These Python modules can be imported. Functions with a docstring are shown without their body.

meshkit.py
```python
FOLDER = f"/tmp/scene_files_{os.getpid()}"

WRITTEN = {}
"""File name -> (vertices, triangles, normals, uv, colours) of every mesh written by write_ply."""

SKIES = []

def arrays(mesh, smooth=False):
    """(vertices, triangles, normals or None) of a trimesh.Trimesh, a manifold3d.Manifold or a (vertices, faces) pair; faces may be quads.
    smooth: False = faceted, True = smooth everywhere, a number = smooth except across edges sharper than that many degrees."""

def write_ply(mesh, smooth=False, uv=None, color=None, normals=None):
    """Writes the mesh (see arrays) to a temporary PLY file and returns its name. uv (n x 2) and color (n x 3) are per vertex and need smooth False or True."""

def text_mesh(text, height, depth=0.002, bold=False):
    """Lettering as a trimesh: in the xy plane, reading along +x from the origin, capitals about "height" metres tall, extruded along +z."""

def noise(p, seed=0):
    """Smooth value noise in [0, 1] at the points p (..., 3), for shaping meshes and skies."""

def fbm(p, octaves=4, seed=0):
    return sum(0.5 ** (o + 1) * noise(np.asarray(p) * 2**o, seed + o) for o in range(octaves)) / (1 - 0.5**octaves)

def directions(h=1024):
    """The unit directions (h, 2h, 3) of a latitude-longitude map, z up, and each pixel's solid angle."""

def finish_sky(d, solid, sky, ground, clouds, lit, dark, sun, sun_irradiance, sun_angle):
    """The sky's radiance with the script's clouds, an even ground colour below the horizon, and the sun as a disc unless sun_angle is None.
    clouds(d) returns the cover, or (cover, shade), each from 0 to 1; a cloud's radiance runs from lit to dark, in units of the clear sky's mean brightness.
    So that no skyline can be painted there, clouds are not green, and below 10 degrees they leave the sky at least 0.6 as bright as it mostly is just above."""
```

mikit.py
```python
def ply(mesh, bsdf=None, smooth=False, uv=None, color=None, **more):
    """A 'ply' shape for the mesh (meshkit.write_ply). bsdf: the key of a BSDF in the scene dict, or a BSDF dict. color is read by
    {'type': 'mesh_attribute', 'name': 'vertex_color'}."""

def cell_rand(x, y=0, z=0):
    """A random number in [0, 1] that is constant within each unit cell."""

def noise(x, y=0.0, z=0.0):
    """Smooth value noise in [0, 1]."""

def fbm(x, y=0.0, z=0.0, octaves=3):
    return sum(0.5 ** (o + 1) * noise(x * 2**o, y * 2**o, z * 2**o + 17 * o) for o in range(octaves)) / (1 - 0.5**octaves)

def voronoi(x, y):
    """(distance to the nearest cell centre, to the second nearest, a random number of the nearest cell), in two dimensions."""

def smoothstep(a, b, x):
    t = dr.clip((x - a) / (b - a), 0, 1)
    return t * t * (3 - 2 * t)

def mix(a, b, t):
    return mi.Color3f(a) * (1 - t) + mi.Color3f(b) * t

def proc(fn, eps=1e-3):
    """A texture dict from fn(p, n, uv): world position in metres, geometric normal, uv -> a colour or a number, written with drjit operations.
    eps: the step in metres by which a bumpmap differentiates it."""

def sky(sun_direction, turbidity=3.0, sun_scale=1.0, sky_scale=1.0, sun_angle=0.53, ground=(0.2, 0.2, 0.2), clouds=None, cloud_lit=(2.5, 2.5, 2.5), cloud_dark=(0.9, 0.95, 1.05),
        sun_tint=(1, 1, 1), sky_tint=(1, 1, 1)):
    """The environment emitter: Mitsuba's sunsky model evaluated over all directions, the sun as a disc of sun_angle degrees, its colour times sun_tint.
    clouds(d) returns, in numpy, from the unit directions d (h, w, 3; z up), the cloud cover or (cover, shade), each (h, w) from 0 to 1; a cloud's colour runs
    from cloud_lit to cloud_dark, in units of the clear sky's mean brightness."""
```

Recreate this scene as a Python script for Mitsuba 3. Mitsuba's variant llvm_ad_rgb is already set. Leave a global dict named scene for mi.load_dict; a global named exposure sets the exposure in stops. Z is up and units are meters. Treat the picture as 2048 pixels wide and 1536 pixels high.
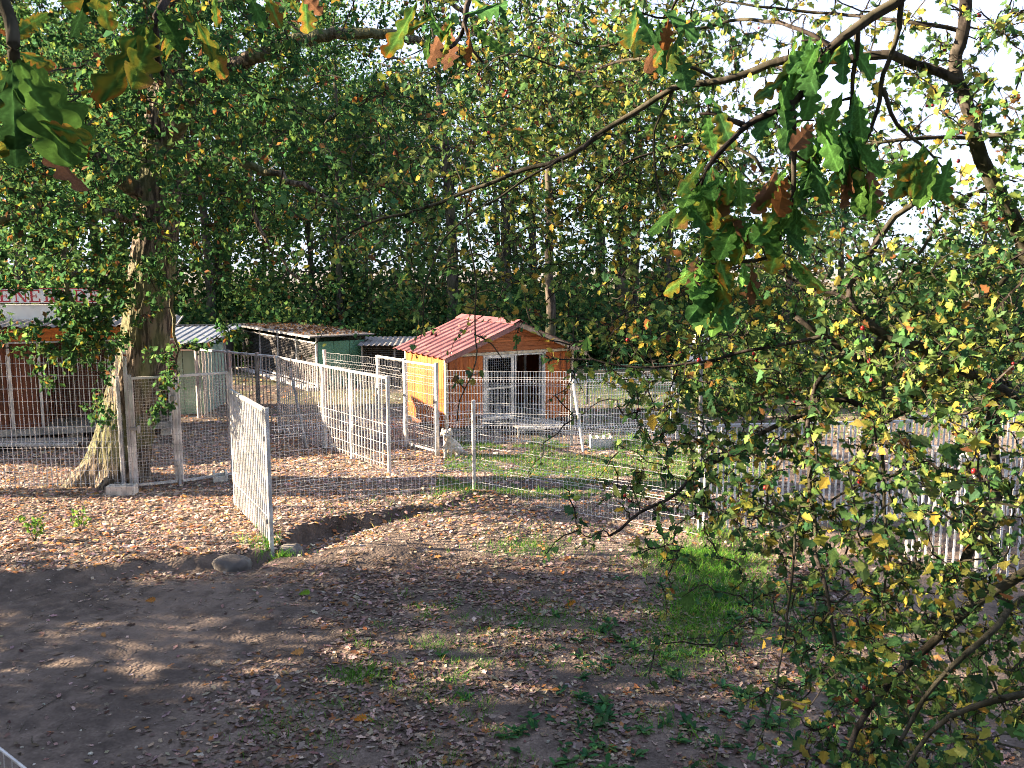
import math
import numpy as np
import mitsuba as mi
import mikit
import meshkit
import trimesh
import manifold3d as m3
from scipy.spatial import cKDTree
from mikit import proc, noise, fbm, smoothstep, mix

# ------------------------------------------------------------------ camera, sky, exposure
T = mi.ScalarTransform4f
scene, labels = {}, {}
PITCH = math.atan(228 / 1704)
CAM_H = 3.4
scene["camera"] = {
    "type": "perspective", "fov": math.degrees(2 * math.atan(1024 / 1704)), "fov_axis": "x",
    "near_clip": 0.05, "far_clip": 600.0,
    "to_world": T().look_at(origin=[0, 0, CAM_H], target=[0, math.cos(PITCH), CAM_H - math.sin(PITCH)], up=[0, 0, 1]),
}
exposure = 3.55
scene["sky"] = mikit.sky([-1.0, 0.05, 0.345], turbidity=2.6, sun_scale=3.4, sky_scale=0.85, sun_tint=(0.94, 0.98, 1.18), sky_tint=(0.96, 1.0, 1.14),
                         clouds=lambda d: np.clip(0.2 + 0.6 * meshkit.fbm(d * [3, 3, 6], 3, seed=4), 0, 0.85), cloud_lit=(2.35, 2.45, 3.1), cloud_dark=(1.2, 1.25, 1.4))

rng = np.random.default_rng(7)
RGB = lambda c: {"type": "rgb", "value": list(c)}
VC = {"type": "mesh_attribute", "name": "vertex_color"}


# ------------------------------------------------------------------ helpers
def numbered(key):
    if key not in scene and key not in labels:
        return key
    k = 1
    while f"{key}_{k:03d}" in scene or f"{key}_{k:03d}" in labels:
        k += 1
    return f"{key}_{k:03d}"


_next = {}


def fresh(key):
    """The next free key of this name (fast for long runs of pieces)."""
    n = _next.get(key, -1) + 1
    _next[key] = n
    return key if n == 0 else f"{key}_{n:03d}"


def thing(name, label, category, group=None, kind=None):
    key = fresh(name)
    labels[key] = {"label": label, "category": category}
    if group:
        labels[key]["group"] = group
    if kind:
        labels[key]["kind"] = kind
    return key


def structure(name, mesh, bsdf, label=None, **kw):
    key = fresh(name)
    scene[key] = mikit.ply(mesh, bsdf, **kw)
    labels[key] = {"kind": "structure"}
    if label:
        labels[key]["label"] = label
    return key


def part(parent, name, mesh, bsdf, label=None, kind=None, **kw):
    key = fresh(f"{parent}__{name}")
    scene[key] = mikit.ply(mesh, bsdf, **kw)
    if label or kind:
        labels[key] = {}
        if label:
            labels[key]["label"] = label
        if kind:
            labels[key]["kind"] = kind
    return key


class MB:
    """Collects pieces of one mesh."""

    def __init__(self):
        self.v, self.f, self.c, self.n = [], [], [], 0

    def add(self, v, f, c=None):
        v, f = np.asarray(v, float), np.asarray(f, int)
        if f.shape[1] == 4:
            f = np.vstack([f[:, [0, 1, 2]], f[:, [0, 2, 3]]])
        self.v.append(v)
        self.f.append(f + self.n)
        if c is not None:
            self.c.append(np.broadcast_to(np.asarray(c, float), v.shape))
        self.n += len(v)
        return self

    def box(self, c, size, axes=None, col=None, bevel=0.0):
        """An oriented box, its edges chamfered when bevel is set."""
        ax = np.eye(3) if axes is None else np.asarray(axes, float)
        h = np.asarray(size, float) / 2
        if bevel and min(h) > bevel * 1.5:
            pts = []
            for sx in (-1, 1):
                for sy in (-1, 1):
                    for sz in (-1, 1):
                        s = np.array([sx, sy, sz])
                        for k in range(3):
                            q = s * (h - bevel)
                            q[k] = s[k] * h[k]
                            pts.append(q)
            hull = trimesh.convex.convex_hull(np.array(pts))
            v, f = np.array(hull.vertices), np.array(hull.faces)
        else:
            v = np.array([[x, y, z] for x in (-1, 1) for y in (-1, 1) for z in (-1, 1)]) * h
            f = np.array([[0, 1, 3], [0, 3, 2], [4, 6, 7], [4, 7, 5], [0, 4, 5], [0, 5, 1], [2, 3, 7], [2, 7, 6], [0, 2, 6], [0, 6, 4], [1, 5, 7], [1, 7, 3]])
        return self.add(v @ ax + np.asarray(c, float), f, col)

    def bar(self, a, b, w, h=None, up=(0, 0, 1), col=None, bevel=0.0):
        """A rectangular bar from a to b: w across, h along 'up'."""
        a, b = np.asarray(a, float), np.asarray(b, float)
        t = b - a
        L = np.linalg.norm(t)
        t /= L
        u = np.asarray(up, float)
        if abs(t @ u) > 0.95:
            u = np.array([1.0, 0, 0])
        s = np.cross(t, u)
        s /= np.linalg.norm(s)
        return self.box((a + b) / 2, (L, w, w if h is None else h), np.array([t, s, np.cross(s, t)]), col, bevel)

    def tube(self, p, r, sides=6, col=None):
        v, f = tube(p, r, sides)
        return self.add(v, f, col)

    def mesh(self):
        return np.vstack(self.v), np.vstack(self.f)

    def colors(self):
        return np.vstack(self.c)


def tube(p, r, sides=6, caps=True):
    p = np.asarray(p, float)
    r = np.broadcast_to(np.asarray(r, float), (len(p),))
    t = np.gradient(p, axis=0)
    t /= np.linalg.norm(t, axis=1, keepdims=True) + 1e-12
    ref = np.array([0, 0, 1.0]) if abs(t[:, 2]).mean() < 0.8 else np.array([1.0, 0.2, 0])
    a = np.cross(t, ref)
    a /= np.linalg.norm(a, axis=1, keepdims=True) + 1e-12
    b = np.cross(t, a)
    ang = np.arange(sides) * 2 * np.pi / sides
    v = (p[:, None] + r[:, None, None] * (np.cos(ang)[None, :, None] * a[:, None] + np.sin(ang)[None, :, None] * b[:, None])).reshape(-1, 3)
    i, j = np.meshgrid(np.arange(len(p) - 1), np.arange(sides), indexing="ij")
    i, j = i.ravel(), j.ravel()
    k = (j + 1) % sides
    q = np.stack([i * sides + j, i * sides + k, (i + 1) * sides + k, (i + 1) * sides + j], -1)
    f = np.vstack([q[:, [0, 1, 2]], q[:, [0, 2, 3]]])
    if caps:
        e = (len(p) - 1) * sides
        cap = [[0, x + 1, x] for x in range(1, sides - 1)] + [[e, e + x, e + x + 1] for x in range(1, sides - 1)]
        f = np.vstack([f, cap])
    return v, f


def smooth_path(p, step):
    """A Catmull-Rom curve through the points, sampled about every 'step' metres."""
    p = np.asarray(p, float)
    q = np.vstack([2 * p[0] - p[1], p, 2 * p[-1] - p[-2]])
    out = []
    for k in range(len(p) - 1):
        n = max(2, int(np.linalg.norm(p[k + 1] - p[k]) / step))
        t = np.arange(n)[:, None] / n
        a, b, c, d = q[k], q[k + 1], q[k + 2], q[k + 3]
        out.append(0.5 * (2 * b + (c - a) * t + (2 * a - 5 * b + 4 * c - d) * t**2 + (3 * b - a - 3 * c + d) * t**3))
    return np.vstack(out + [p[-1:]])


def unit(v):
    return v / (np.linalg.norm(v, axis=-1, keepdims=True) + 1e-12)


def frames(axis, normal):
    """Rotation matrices (N,3,3), rows x = across, y = along the leaf, z = its normal."""
    y = unit(axis)
    x = unit(np.cross(y, normal))
    z = np.cross(x, y)
    return np.stack([x, y, z], 1)


def scatter(tmpl, pos, rot, scale, col, tint=None):
    """Many copies of a small template as one mesh with a colour per copy. tint: (len(template), 3) factors."""
    v, f = tmpl
    n = len(pos)
    vv = np.einsum("vk,nkj->nvj", v, rot) * np.asarray(scale).reshape(-1, 1, 1) + pos[:, None]
    ff = f[None] + (np.arange(n) * len(v))[:, None, None]
    cc = np.repeat(col[:, None], len(v), 1)
    if tint is not None:
        cc = cc * tint[None]
    return vv.reshape(-1, 3), ff.reshape(-1, 3), np.clip(cc.reshape(-1, 3), 0, 1)


def join(parts):
    V, F, C, n = [], [], [], 0
    for v, f, c in parts:
        V.append(v); F.append(f + n); C.append(c); n += len(v)
    return (np.vstack(V), np.vstack(F)), np.vstack(C)


def rand_dirs(n, r):
    return unit(r.normal(size=(n, 3)))


def pick(r, n, palette, weights, jitter=0.25):
    """Colours from a palette with a little variation of each."""
    pal = np.array(palette, float)
    k = r.choice(len(pal), n, p=np.array(weights) / np.sum(weights))
    c = pal[k] * np.exp(r.normal(0, jitter, (n, 1))) * np.exp(r.normal(0, jitter * 0.35, (n, 3)))
    return np.clip(c, 0.004, 0.9)


# leaf templates: base at the origin, tip at y = 1
def leaf_outline(half, fold=0.25, curl=0.12):
    """half: [(y, x)] of the right margin. A leaf folded along its midrib, the tip curling down."""
    half = np.array(half, float)
    ys = half[:, 0]
    m = len(ys)
    mid = np.stack([np.zeros(m), ys, -curl * ys**2], 1)
    rgt = np.stack([half[:, 1], ys, fold * half[:, 1] - curl * ys**2], 1)
    lft = rgt * [-1, 1, 1]
    v = np.vstack([mid, rgt, lft])
    f = []
    for k in range(m - 1):
        for o, flip in ((m, 1), (2 * m, -1)):
            a, b, c, d = k, o + k, o + k + 1, k + 1
            tri = [[a, b, c], [a, c, d]]
            for t in tri:
                p = v[t]
                if np.linalg.norm(np.cross(p[1] - p[0], p[2] - p[0])) > 1e-6:
                    f.append(t if flip > 0 else t[::-1])
    return v, np.array(f)


LEAF_SIMPLE = leaf_outline([(0, 0), (0.45, 0.36), (1, 0)], 0.3, 0.15)
LEAF_OAK_FAR = leaf_outline([(0, 0.02), (0.35, 0.2), (0.45, 0.13), (0.72, 0.34), (1, 0.05)], 0.3, 0.2)
LEAF_HAW = leaf_outline([(0, 0.02), (0.3, 0.40), (0.44, 0.23), (0.62, 0.38), (0.76, 0.2), (1, 0.05)], 0.24, 0.18)
LEAF_FALLEN = leaf_outline([(0, 0.02), (0.25, 0.22), (0.38, 0.12), (0.6, 0.32), (0.74, 0.2), (1, 0.06)], 0.22, -0.1)
LEAF_FALLEN2 = leaf_outline([(0, 0.02), (0.3, 0.26), (0.65, 0.3), (1, 0.04)], -0.3, 0.2)
LEAF_OAK_SMALL = leaf_outline([(0, 0.02), (0.6, 0.33), (1, 0.05)], 0.25, 0.2)
QUAD = (np.array([[0, 0, 0], [0.4, 0.5, 0.1], [0, 1, -0.1], [-0.4, 0.5, 0.1]]), np.array([[0, 1, 2], [0, 2, 3]]))


# ------------------------------------------------------------------ materials
def bsdf(key, d):
    scene[key] = d
    return key


def principled(color, rough=0.6, metallic=0.0, spec=0.5, **kw):
    return {"type": "principled", "base_color": color if isinstance(color, dict) else RGB(color), "roughness": rough, "metallic": metallic, "specular": spec, **kw}


def two(d):
    return {"type": "twosided", "bsdf": d}


bsdf("leaf_green", {"type": "principledthin", "base_color": VC, "roughness": 0.36, "diff_trans": 1.0, "eta": 1.5})
bsdf("leaf_dry", {"type": "principledthin", "base_color": VC, "roughness": 0.75, "diff_trans": 0.35, "eta": 1.33})
bsdf("grass_blade", {"type": "principledthin", "base_color": VC, "roughness": 0.5, "diff_trans": 0.8, "eta": 1.4})
bsdf("painted_part", two(principled(VC, 0.6)))


def bark_fn(lo, hi, moss, fx, fz, mossy):
    def fn(p, n, uv):
        ridge = fbm(p.x * fx, p.y * fx, p.z * fz, 4)
        big = fbm(p.x * 2.5, p.y * 2.5, p.z * 1.2 + 5, 3)
        c = mix(lo, hi, smoothstep(0.38, 0.62, ridge))
        return c * (1 - mossy * smoothstep(0.42, 0.6, big)) + mi.Color3f(*moss) * (mossy * smoothstep(0.42, 0.6, big) * (0.5 + ridge))
    return fn


def furrow(fx, fz):
    return lambda p, n, uv: smoothstep(0.25, 0.7, fbm(p.x * fx, p.y * fx, p.z * fz, 4))


bsdf("bark_oak", {"type": "bumpmap", "arbitrary": proc(furrow(30, 4.0), 0.004), "scale": 0.02,
                  "bsdf": principled(proc(bark_fn((0.035, 0.029, 0.025), (0.16, 0.133, 0.105), (0.09, 0.105, 0.048), 30, 4.0, 0.7)), 0.9, spec=0.2)})
bsdf("bark_far", principled(proc(bark_fn((0.02, 0.018, 0.016), (0.075, 0.065, 0.055), (0.05, 0.06, 0.03), 14, 3, 0.5)), 0.9, spec=0.2))
bsdf("bark_hawthorn", principled(proc(bark_fn((0.014, 0.012, 0.012), (0.05, 0.043, 0.04), (0.045, 0.05, 0.026), 60, 25, 0.4)), 0.9, spec=0.15))


def galv_fn(p, n, uv):
    v = fbm(p.x * 9, p.y * 9, p.z * 5, 3)
    return mix((0.30, 0.315, 0.335), (0.52, 0.53, 0.55), smoothstep(0.3, 0.7, v))


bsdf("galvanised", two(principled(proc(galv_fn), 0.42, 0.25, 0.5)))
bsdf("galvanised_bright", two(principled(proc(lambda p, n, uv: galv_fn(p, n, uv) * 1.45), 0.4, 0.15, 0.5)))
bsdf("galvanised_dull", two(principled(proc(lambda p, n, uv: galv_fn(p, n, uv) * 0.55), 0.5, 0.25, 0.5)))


def wood_fn(lo, hi):
    def fn(p, n, uv):
        g = fbm(p.x * 34, p.y * 34, p.z * 2.2, 4)
        s = fbm(p.x * 3, p.y * 3, p.z * 0.9 + 3, 3)
        c = mix(lo, hi, smoothstep(0.25, 0.75, 0.6 * g + 0.4 * s))
        st = smoothstep(0.5, 0.75, fbm(p.x * 12, p.y * 12, p.z * 0.8 + 7, 3))
        return c * (1 - 0.5 * st)
    return fn


def wood_h_fn(lo, hi):
    def fn(p, n, uv):
        g = fbm(p.x * 2.4, p.y * 2.4, p.z * 40, 4)
        return mix(lo, hi, smoothstep(0.25, 0.75, g))
    return fn


for k, f in enumerate((0.86, 1.0, 1.13)):
    bsdf(f"wood_orange_{'abc'[k]}", principled(proc(wood_fn((0.26 * f, 0.061 * f, 0.008 * f), (0.40 * f, 0.104 * f, 0.013 * f))), 0.5, spec=0.4))
    bsdf(f"wood_gable_{'abc'[k]}", principled(proc(wood_h_fn((0.26 * f, 0.075 * f, 0.024 * f), (0.40 * f, 0.13 * f, 0.04 * f))), 0.55, spec=0.4))
    bsdf(f"wood_brown_{'abc'[k]}", principled(proc(wood_fn((0.075 * f, 0.022 * f, 0.012 * f), (0.15 * f, 0.048 * f, 0.02 * f))), 0.6, spec=0.35))
bsdf("wood_trim", principled(proc(wood_fn((0.42, 0.36, 0.27), (0.60, 0.54, 0.43))), 0.6, spec=0.35))
bsdf("wood_grey", principled(proc(wood_h_fn((0.13, 0.125, 0.12), (0.24, 0.23, 0.22))), 0.75, spec=0.3))
bsdf("wood_fascia", principled(proc(wood_h_fn((0.30, 0.085, 0.014), (0.45, 0.14, 0.024))), 0.55, spec=0.4))


def dirty(c0, c1, f=5.0):
    return proc(lambda p, n, uv: mix(c0, c1, smoothstep(0.3, 0.72, fbm(p.x * f, p.y * f, p.z * f * 0.5, 4))))


def roof_red_fn(p, n, uv):
    d = fbm(p.x * 4, p.y * 4, p.z * 4, 4)
    g = fbm(p.x * 30, p.y * 30, p.z * 30 + 9, 2)
    c = mix((0.12, 0.044, 0.05), (0.19, 0.08, 0.086), smoothstep(0.3, 0.7, d))
    return mix(c, (0.20, 0.14, 0.11), 0.35 * smoothstep(0.62, 0.8, 0.5 * d + 0.5 * g))


bsdf("roof_red", two(principled(proc(roof_red_fn), 0.42, 0.0, 0.6)))
bsdf("roof_under", two(principled(dirty((0.22, 0.17, 0.13), (0.33, 0.26, 0.20), 8), 0.8)))





bsdf("panel_pale_green", two(principled(dirty((0.115, 0.22, 0.2), (0.165, 0.28, 0.255)), 0.5)))
bsdf("panel_green", two(principled(dirty((0.06, 0.19, 0.13), (0.10, 0.27, 0.185)), 0.5)))
bsdf("panel_dark", two(principled(dirty((0.035, 0.04, 0.042), (0.06, 0.066, 0.07)), 0.7)))
bsdf("louvre_grey", two(principled(dirty((0.04, 0.04, 0.045), (0.08, 0.08, 0.085), 12), 0.45, 0.2)))
bsdf("roof_zinc", two(principled(dirty((0.12, 0.145, 0.19), (0.19, 0.22, 0.265)), 0.5, 0.1)))
bsdf("roof_dark", two(principled(dirty((0.10, 0.10, 0.11), (0.17, 0.165, 0.16)), 0.6)))
bsdf("white_board", two(principled(dirty((0.62, 0.64, 0.66), (0.76, 0.77, 0.78), 3), 0.45)))
bsdf("sign_red", principled((0.42, 0.04, 0.055), 0.5))
bsdf("shade_and_lens_black", two(principled((0.012, 0.011, 0.010), 0.95, spec=0.05)))  # near-black that paints the shade inside and under buildings; also the lens
bsdf("concrete", principled(dirty((0.36, 0.35, 0.34), (0.52, 0.51, 0.49), 14), 0.9, spec=0.2))
bsdf("block_white", principled(dirty((0.40, 0.40, 0.38), (0.58, 0.57, 0.55), 14), 0.9, spec=0.2))
bsdf("stone_surface", principled(dirty((0.085, 0.08, 0.08), (0.17, 0.165, 0.16), 9), 0.9, spec=0.2))
bsdf("fur", principled(dirty((0.34, 0.31, 0.27), (0.52, 0.48, 0.43), 22), 0.9, spec=0.15, sheen=0.5))
bsdf("dark_nose", principled((0.012, 0.011, 0.011), 0.35))
bsdf("berry_skin", principled((0.21, 0.012, 0.018), 0.3))


def soil_fn(p, n, uv):
    a = fbm(p.x * 0.9, p.y * 0.9, 2.0, 4)
    b = fbm(p.x * 7, p.y * 7, 5.0, 4)
    g = noise(p.x * 70, p.y * 70, p.z * 70)
    c = mix((0.066, 0.055, 0.050), (0.132, 0.108, 0.095), smoothstep(0.3, 0.7, 0.5 * a + 0.5 * b))
    c = c * (0.82 + 0.36 * g)
    peb = smoothstep(0.86, 0.93, noise(p.x * 34, p.y * 34, 3.3))
    c = mix(c, (0.30, 0.27, 0.24), 0.6 * peb)
    green = smoothstep(16.5, 24.0, p.y) * smoothstep(0.35, 0.6, a)
    return mix(c, (0.07, 0.09, 0.035), 0.6 * green)


def soil_bump(p, n, uv):
    return 0.6 * fbm(p.x * 14, p.y * 14, p.z * 14, 4) + 0.4 * noise(p.x * 60, p.y * 60, p.z * 60)


bsdf("soil", {"type": "bumpmap", "arbitrary": proc(soil_bump, 0.006), "scale": 0.035, "bsdf": principled(proc(soil_fn), 0.95, spec=0.15)})

# ------------------------------------------------------------------ ground: an eroded terrace edge runs along the near fence
BANK_X = np.array([-60, -12, -5.76, -3.02, -2.86, -2.2, -1.1, -0.45, 0.3, 1.5, 2.45, 4, 9, 60.0])
BANK_Y = np.array([6.0, 8.3, 9.2, 10.15, 11.2, 11.62, 12.1, 12.55, 12.2, 11.5, 10.75, 10.7, 10.7, 10.7])
DEEP_X = np.array([-60, -12, -6, -3.2, -2.7, -1.8, -1.15, -0.35, 0.5, 2, 3.2, 9, 60.0])
DEEP_Y = np.array([0.06, 0.07, 0.09, 0.18, 0.26, 0.19, 0.08, 0.05, 0.08, 0.12, 0.1, 0.08, 0.08])


def sstep(a, b, x):
    t = np.clip((x - a) / (b - a), 0, 1)
    return t * t * (3 - 2 * t)


def gz(x, y):
    """Ground height."""
    x, y = np.asarray(x, float), np.asarray(y, float)
    p = np.stack([x, y, np.zeros_like(x)], -1)
    wig = 0.22 * (meshkit.fbm(p * 1.7, 3, seed=3) - 0.5) + 0.08 * (meshkit.noise(p * 7, seed=9) - 0.5)
    d = np.interp(x, BANK_X, BANK_Y) + wig - y
    deep = np.interp(x, DEEP_X, DEEP_Y)
    base = 0.05
    soft = np.interp(x, [-8, -3.2, -2.8, -0.5, 0.5, 9], [0.5, 0.34, 0.13, 0.16, 0.4, 0.5]) * (0.6 + 0.9 * meshkit.noise(p * 3.1, seed=15))
    h = -sstep(-0.03, soft, d) * (base + (deep - base) * np.exp(-((np.maximum(d, 0) / 0.75) ** 2)))
    h -= 0.15 * np.exp(-(((x + 2.62) / 0.42) ** 2 + ((y - 10.45) / 0.34) ** 2))
    h -= 0.07 * np.exp(-(((x + 2.2) / 0.5) ** 2 + ((y - 10.95) / 0.3) ** 2))
    h += 0.10 * np.exp(-(((x + 0.5) / 0.5) ** 2 + ((y - 12.45) / 0.3) ** 2))
    h += 0.09 * np.exp(-(((x + 1.6) / 0.9) ** 2 + ((y - 10.15) / 0.35) ** 2))
    h += 0.07 * np.exp(-(((x + 0.2) / 1.2) ** 2 + ((y - 11.2) / 0.5) ** 2))
    h += 0.09 * (meshkit.fbm(p * 0.35, 3, seed=1) - 0.5) + 0.035 * (meshkit.fbm(p * 2.2, 3, seed=2) - 0.5) + 0.02 * (meshkit.noise(p * 9, seed=5) - 0.5) + 0.008 * (meshkit.noise(p * 19, seed=6) - 0.5)
    ridge = np.abs(np.sin(9.5 * y + 1.4 * x + 3 * meshkit.noise(p * 0.8, seed=6))) * np.exp(-((y - 10.35) / 0.6) ** 2) * np.exp(-((x + 0.9) / 1.6) ** 2)
    return h - 0.03 * ridge


def axis_steps(a, b, lo, hi, fine, grow=1.12):
    mid = list(np.arange(lo, hi, fine))
    left, right, s = [], [], fine
    q = lo
    while q > a:
        s *= grow
        q -= s
        left.append(q)
    s, q = fine, mid[-1]
    while q < b:
        s *= grow
        q += s
        right.append(q)
    return np.array(left[::-1] + mid + right)


gx, gy = axis_steps(-140, 140, -8.5, 6.0, 0.05), axis_steps(-40, 220, 5.0, 14.5, 0.045)
X, Y = np.meshgrid(gx, gy, indexing="xy")
Z = gz(X, Y)
ny, nx = X.shape
ii, jj = np.meshgrid(np.arange(ny - 1), np.arange(nx - 1), indexing="ij")
q0 = (ii * nx + jj).ravel()
structure("ground", (np.stack([X, Y, Z], -1).reshape(-1, 3), np.stack([q0, q0 + 1, q0 + nx + 1, q0 + nx], 1)), "soil", smooth=True,
          label="bare brown earth with an eroded edge below the wire fence")


class Frame:
    """A building's own axes: a along its front, b into its depth, z up."""

    def __init__(self, origin, along, z=0.0):
        self.o = np.array([origin[0], origin[1], z], float)
        a = unit(np.array([along[0], along[1], 0.0]))
        self.axes = np.array([a, [-a[1], a[0], 0], [0, 0, 1.0]])

    def __call__(self, a, b, z):
        return self.o + np.array([a, b, z], float) @ self.axes

    def box(self, mb, lo, hi, bevel=0.0, col=None):
        lo, hi = np.array(lo, float), np.array(hi, float)
        return mb.box(self(*((lo + hi) / 2)), hi - lo, self.axes, col, bevel)

    def one(self, lo, hi, bevel=0.0):
        return self.box(MB(), lo, hi, bevel).mesh()

    def prism(self, poly, b0, b1):
        """A polygon [(a, z)] (counter-clockwise seen from the front), extruded from b0 to b1."""
        n = len(poly)
        v = np.array([self(a, b, z) for b in (b0, b1) for a, z in poly])
        f = [[0, k, k + 1] for k in range(1, n - 1)] + [[n, n + k + 1, n + k] for k in range(1, n - 1)]
        for k in range(n):
            m = (k + 1) % n
            f += [[k, n + k, n + m], [k, n + m, m]]
        return v, np.array(f)


def ribbed_sheet(fr, p0, p1, q0, q1, pitch, rib, flat, thick=0.006, wave=False):
    """A sheet with ribs running from the edge p0-p1 down to the edge q0-q1 (points in the frame's axes)."""
    p0, p1, q0, q1 = (fr(*x) for x in (p0, p1, q0, q1))
    L = np.linalg.norm(p1 - p0)
    nrm = unit(np.cross(p1 - p0, q0 - p0))
    nrm = nrm if nrm[2] > 0 else -nrm
    s = []
    if wave:
        t = np.arange(0, L, pitch / 8)
        s = [(x / L, rib * 0.5 * (1 + math.sin(2 * math.pi * x / pitch))) for x in t]
    else:
        x = 0.0
        while x < L - pitch * 0.5:
            for dx, h in ((0, 0), (pitch - flat, 0), (pitch - flat + flat * 0.25, rib), (pitch - flat * 0.25, rib)):
                s.append(((x + dx) / L, h))
            x += pitch
    s.append((1.0, 0.0))
    rows = []
    for off in (0.0, -thick):
        for e0, e1 in ((p0, p1), (q0, q1)):
            rows.append(np.array([e0 + (e1 - e0) * u + nrm * (h + off) for u, h in s]))
    m = len(s)
    v = np.vstack(rows)
    f = []
    for k in range(m - 1):
        f += [[k, k + 1, m + k + 1, m + k], [2 * m + k, 3 * m + k, 3 * m + k + 1, 2 * m + k + 1]]
        f += [[m + k, m + k + 1, 3 * m + k + 1, 3 * m + k], [k, 2 * m + k, 2 * m + k + 1, k + 1]]
    f += [[0, m, 3 * m, 2 * m], [m - 1, 3 * m - 1, 4 * m - 1, 2 * m - 1]]
    return MB().add(v, np.array(f)).mesh()


# ------------------------------------------------------------------ the orange shed
shed = thing("shed", "orange wooden kennel shed with a ridged red metal roof and a double mesh door", "shed")
S = Frame((-1.37, 17.52), (2.725, 1.58), 0.03)
W, Dp, EV, RD = 3.15, 2.1, 1.64, 2.27
abc = "abc"
floor = part(shed, "floor", S.one((0.0, 0.0, 0.07), (W, Dp, 0.11)), "wood_grey")
for a in (0.08, 1.5, W - 0.2):
    part(shed, "floor_beam", S.one((a, 0.12, -0.06), (a + 0.12, Dp - 0.05, 0.067)), "wood_brown_a")


def boards_v(parent, axis, at, lo, hi, z0, z1, mats, step=0.117, thick=0.022):
    n = max(1, round((hi - lo) / step))
    w = (hi - lo) / n
    for k in range(n):
        c0, c1 = lo + k * w + 0.002, lo + (k + 1) * w - 0.002
        jit = 0.002 * (k % 3)
        if axis == "a":
            m = S.one((c0, at - thick - jit, z0), (c1, at, z1), 0.004)
        else:
            m = S.one((at - thick - jit, c0, z0), (at, c1, z1), 0.004)
        part(parent, "board", m, mats + abc[(k * 7 + k // 3) % 3])


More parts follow.
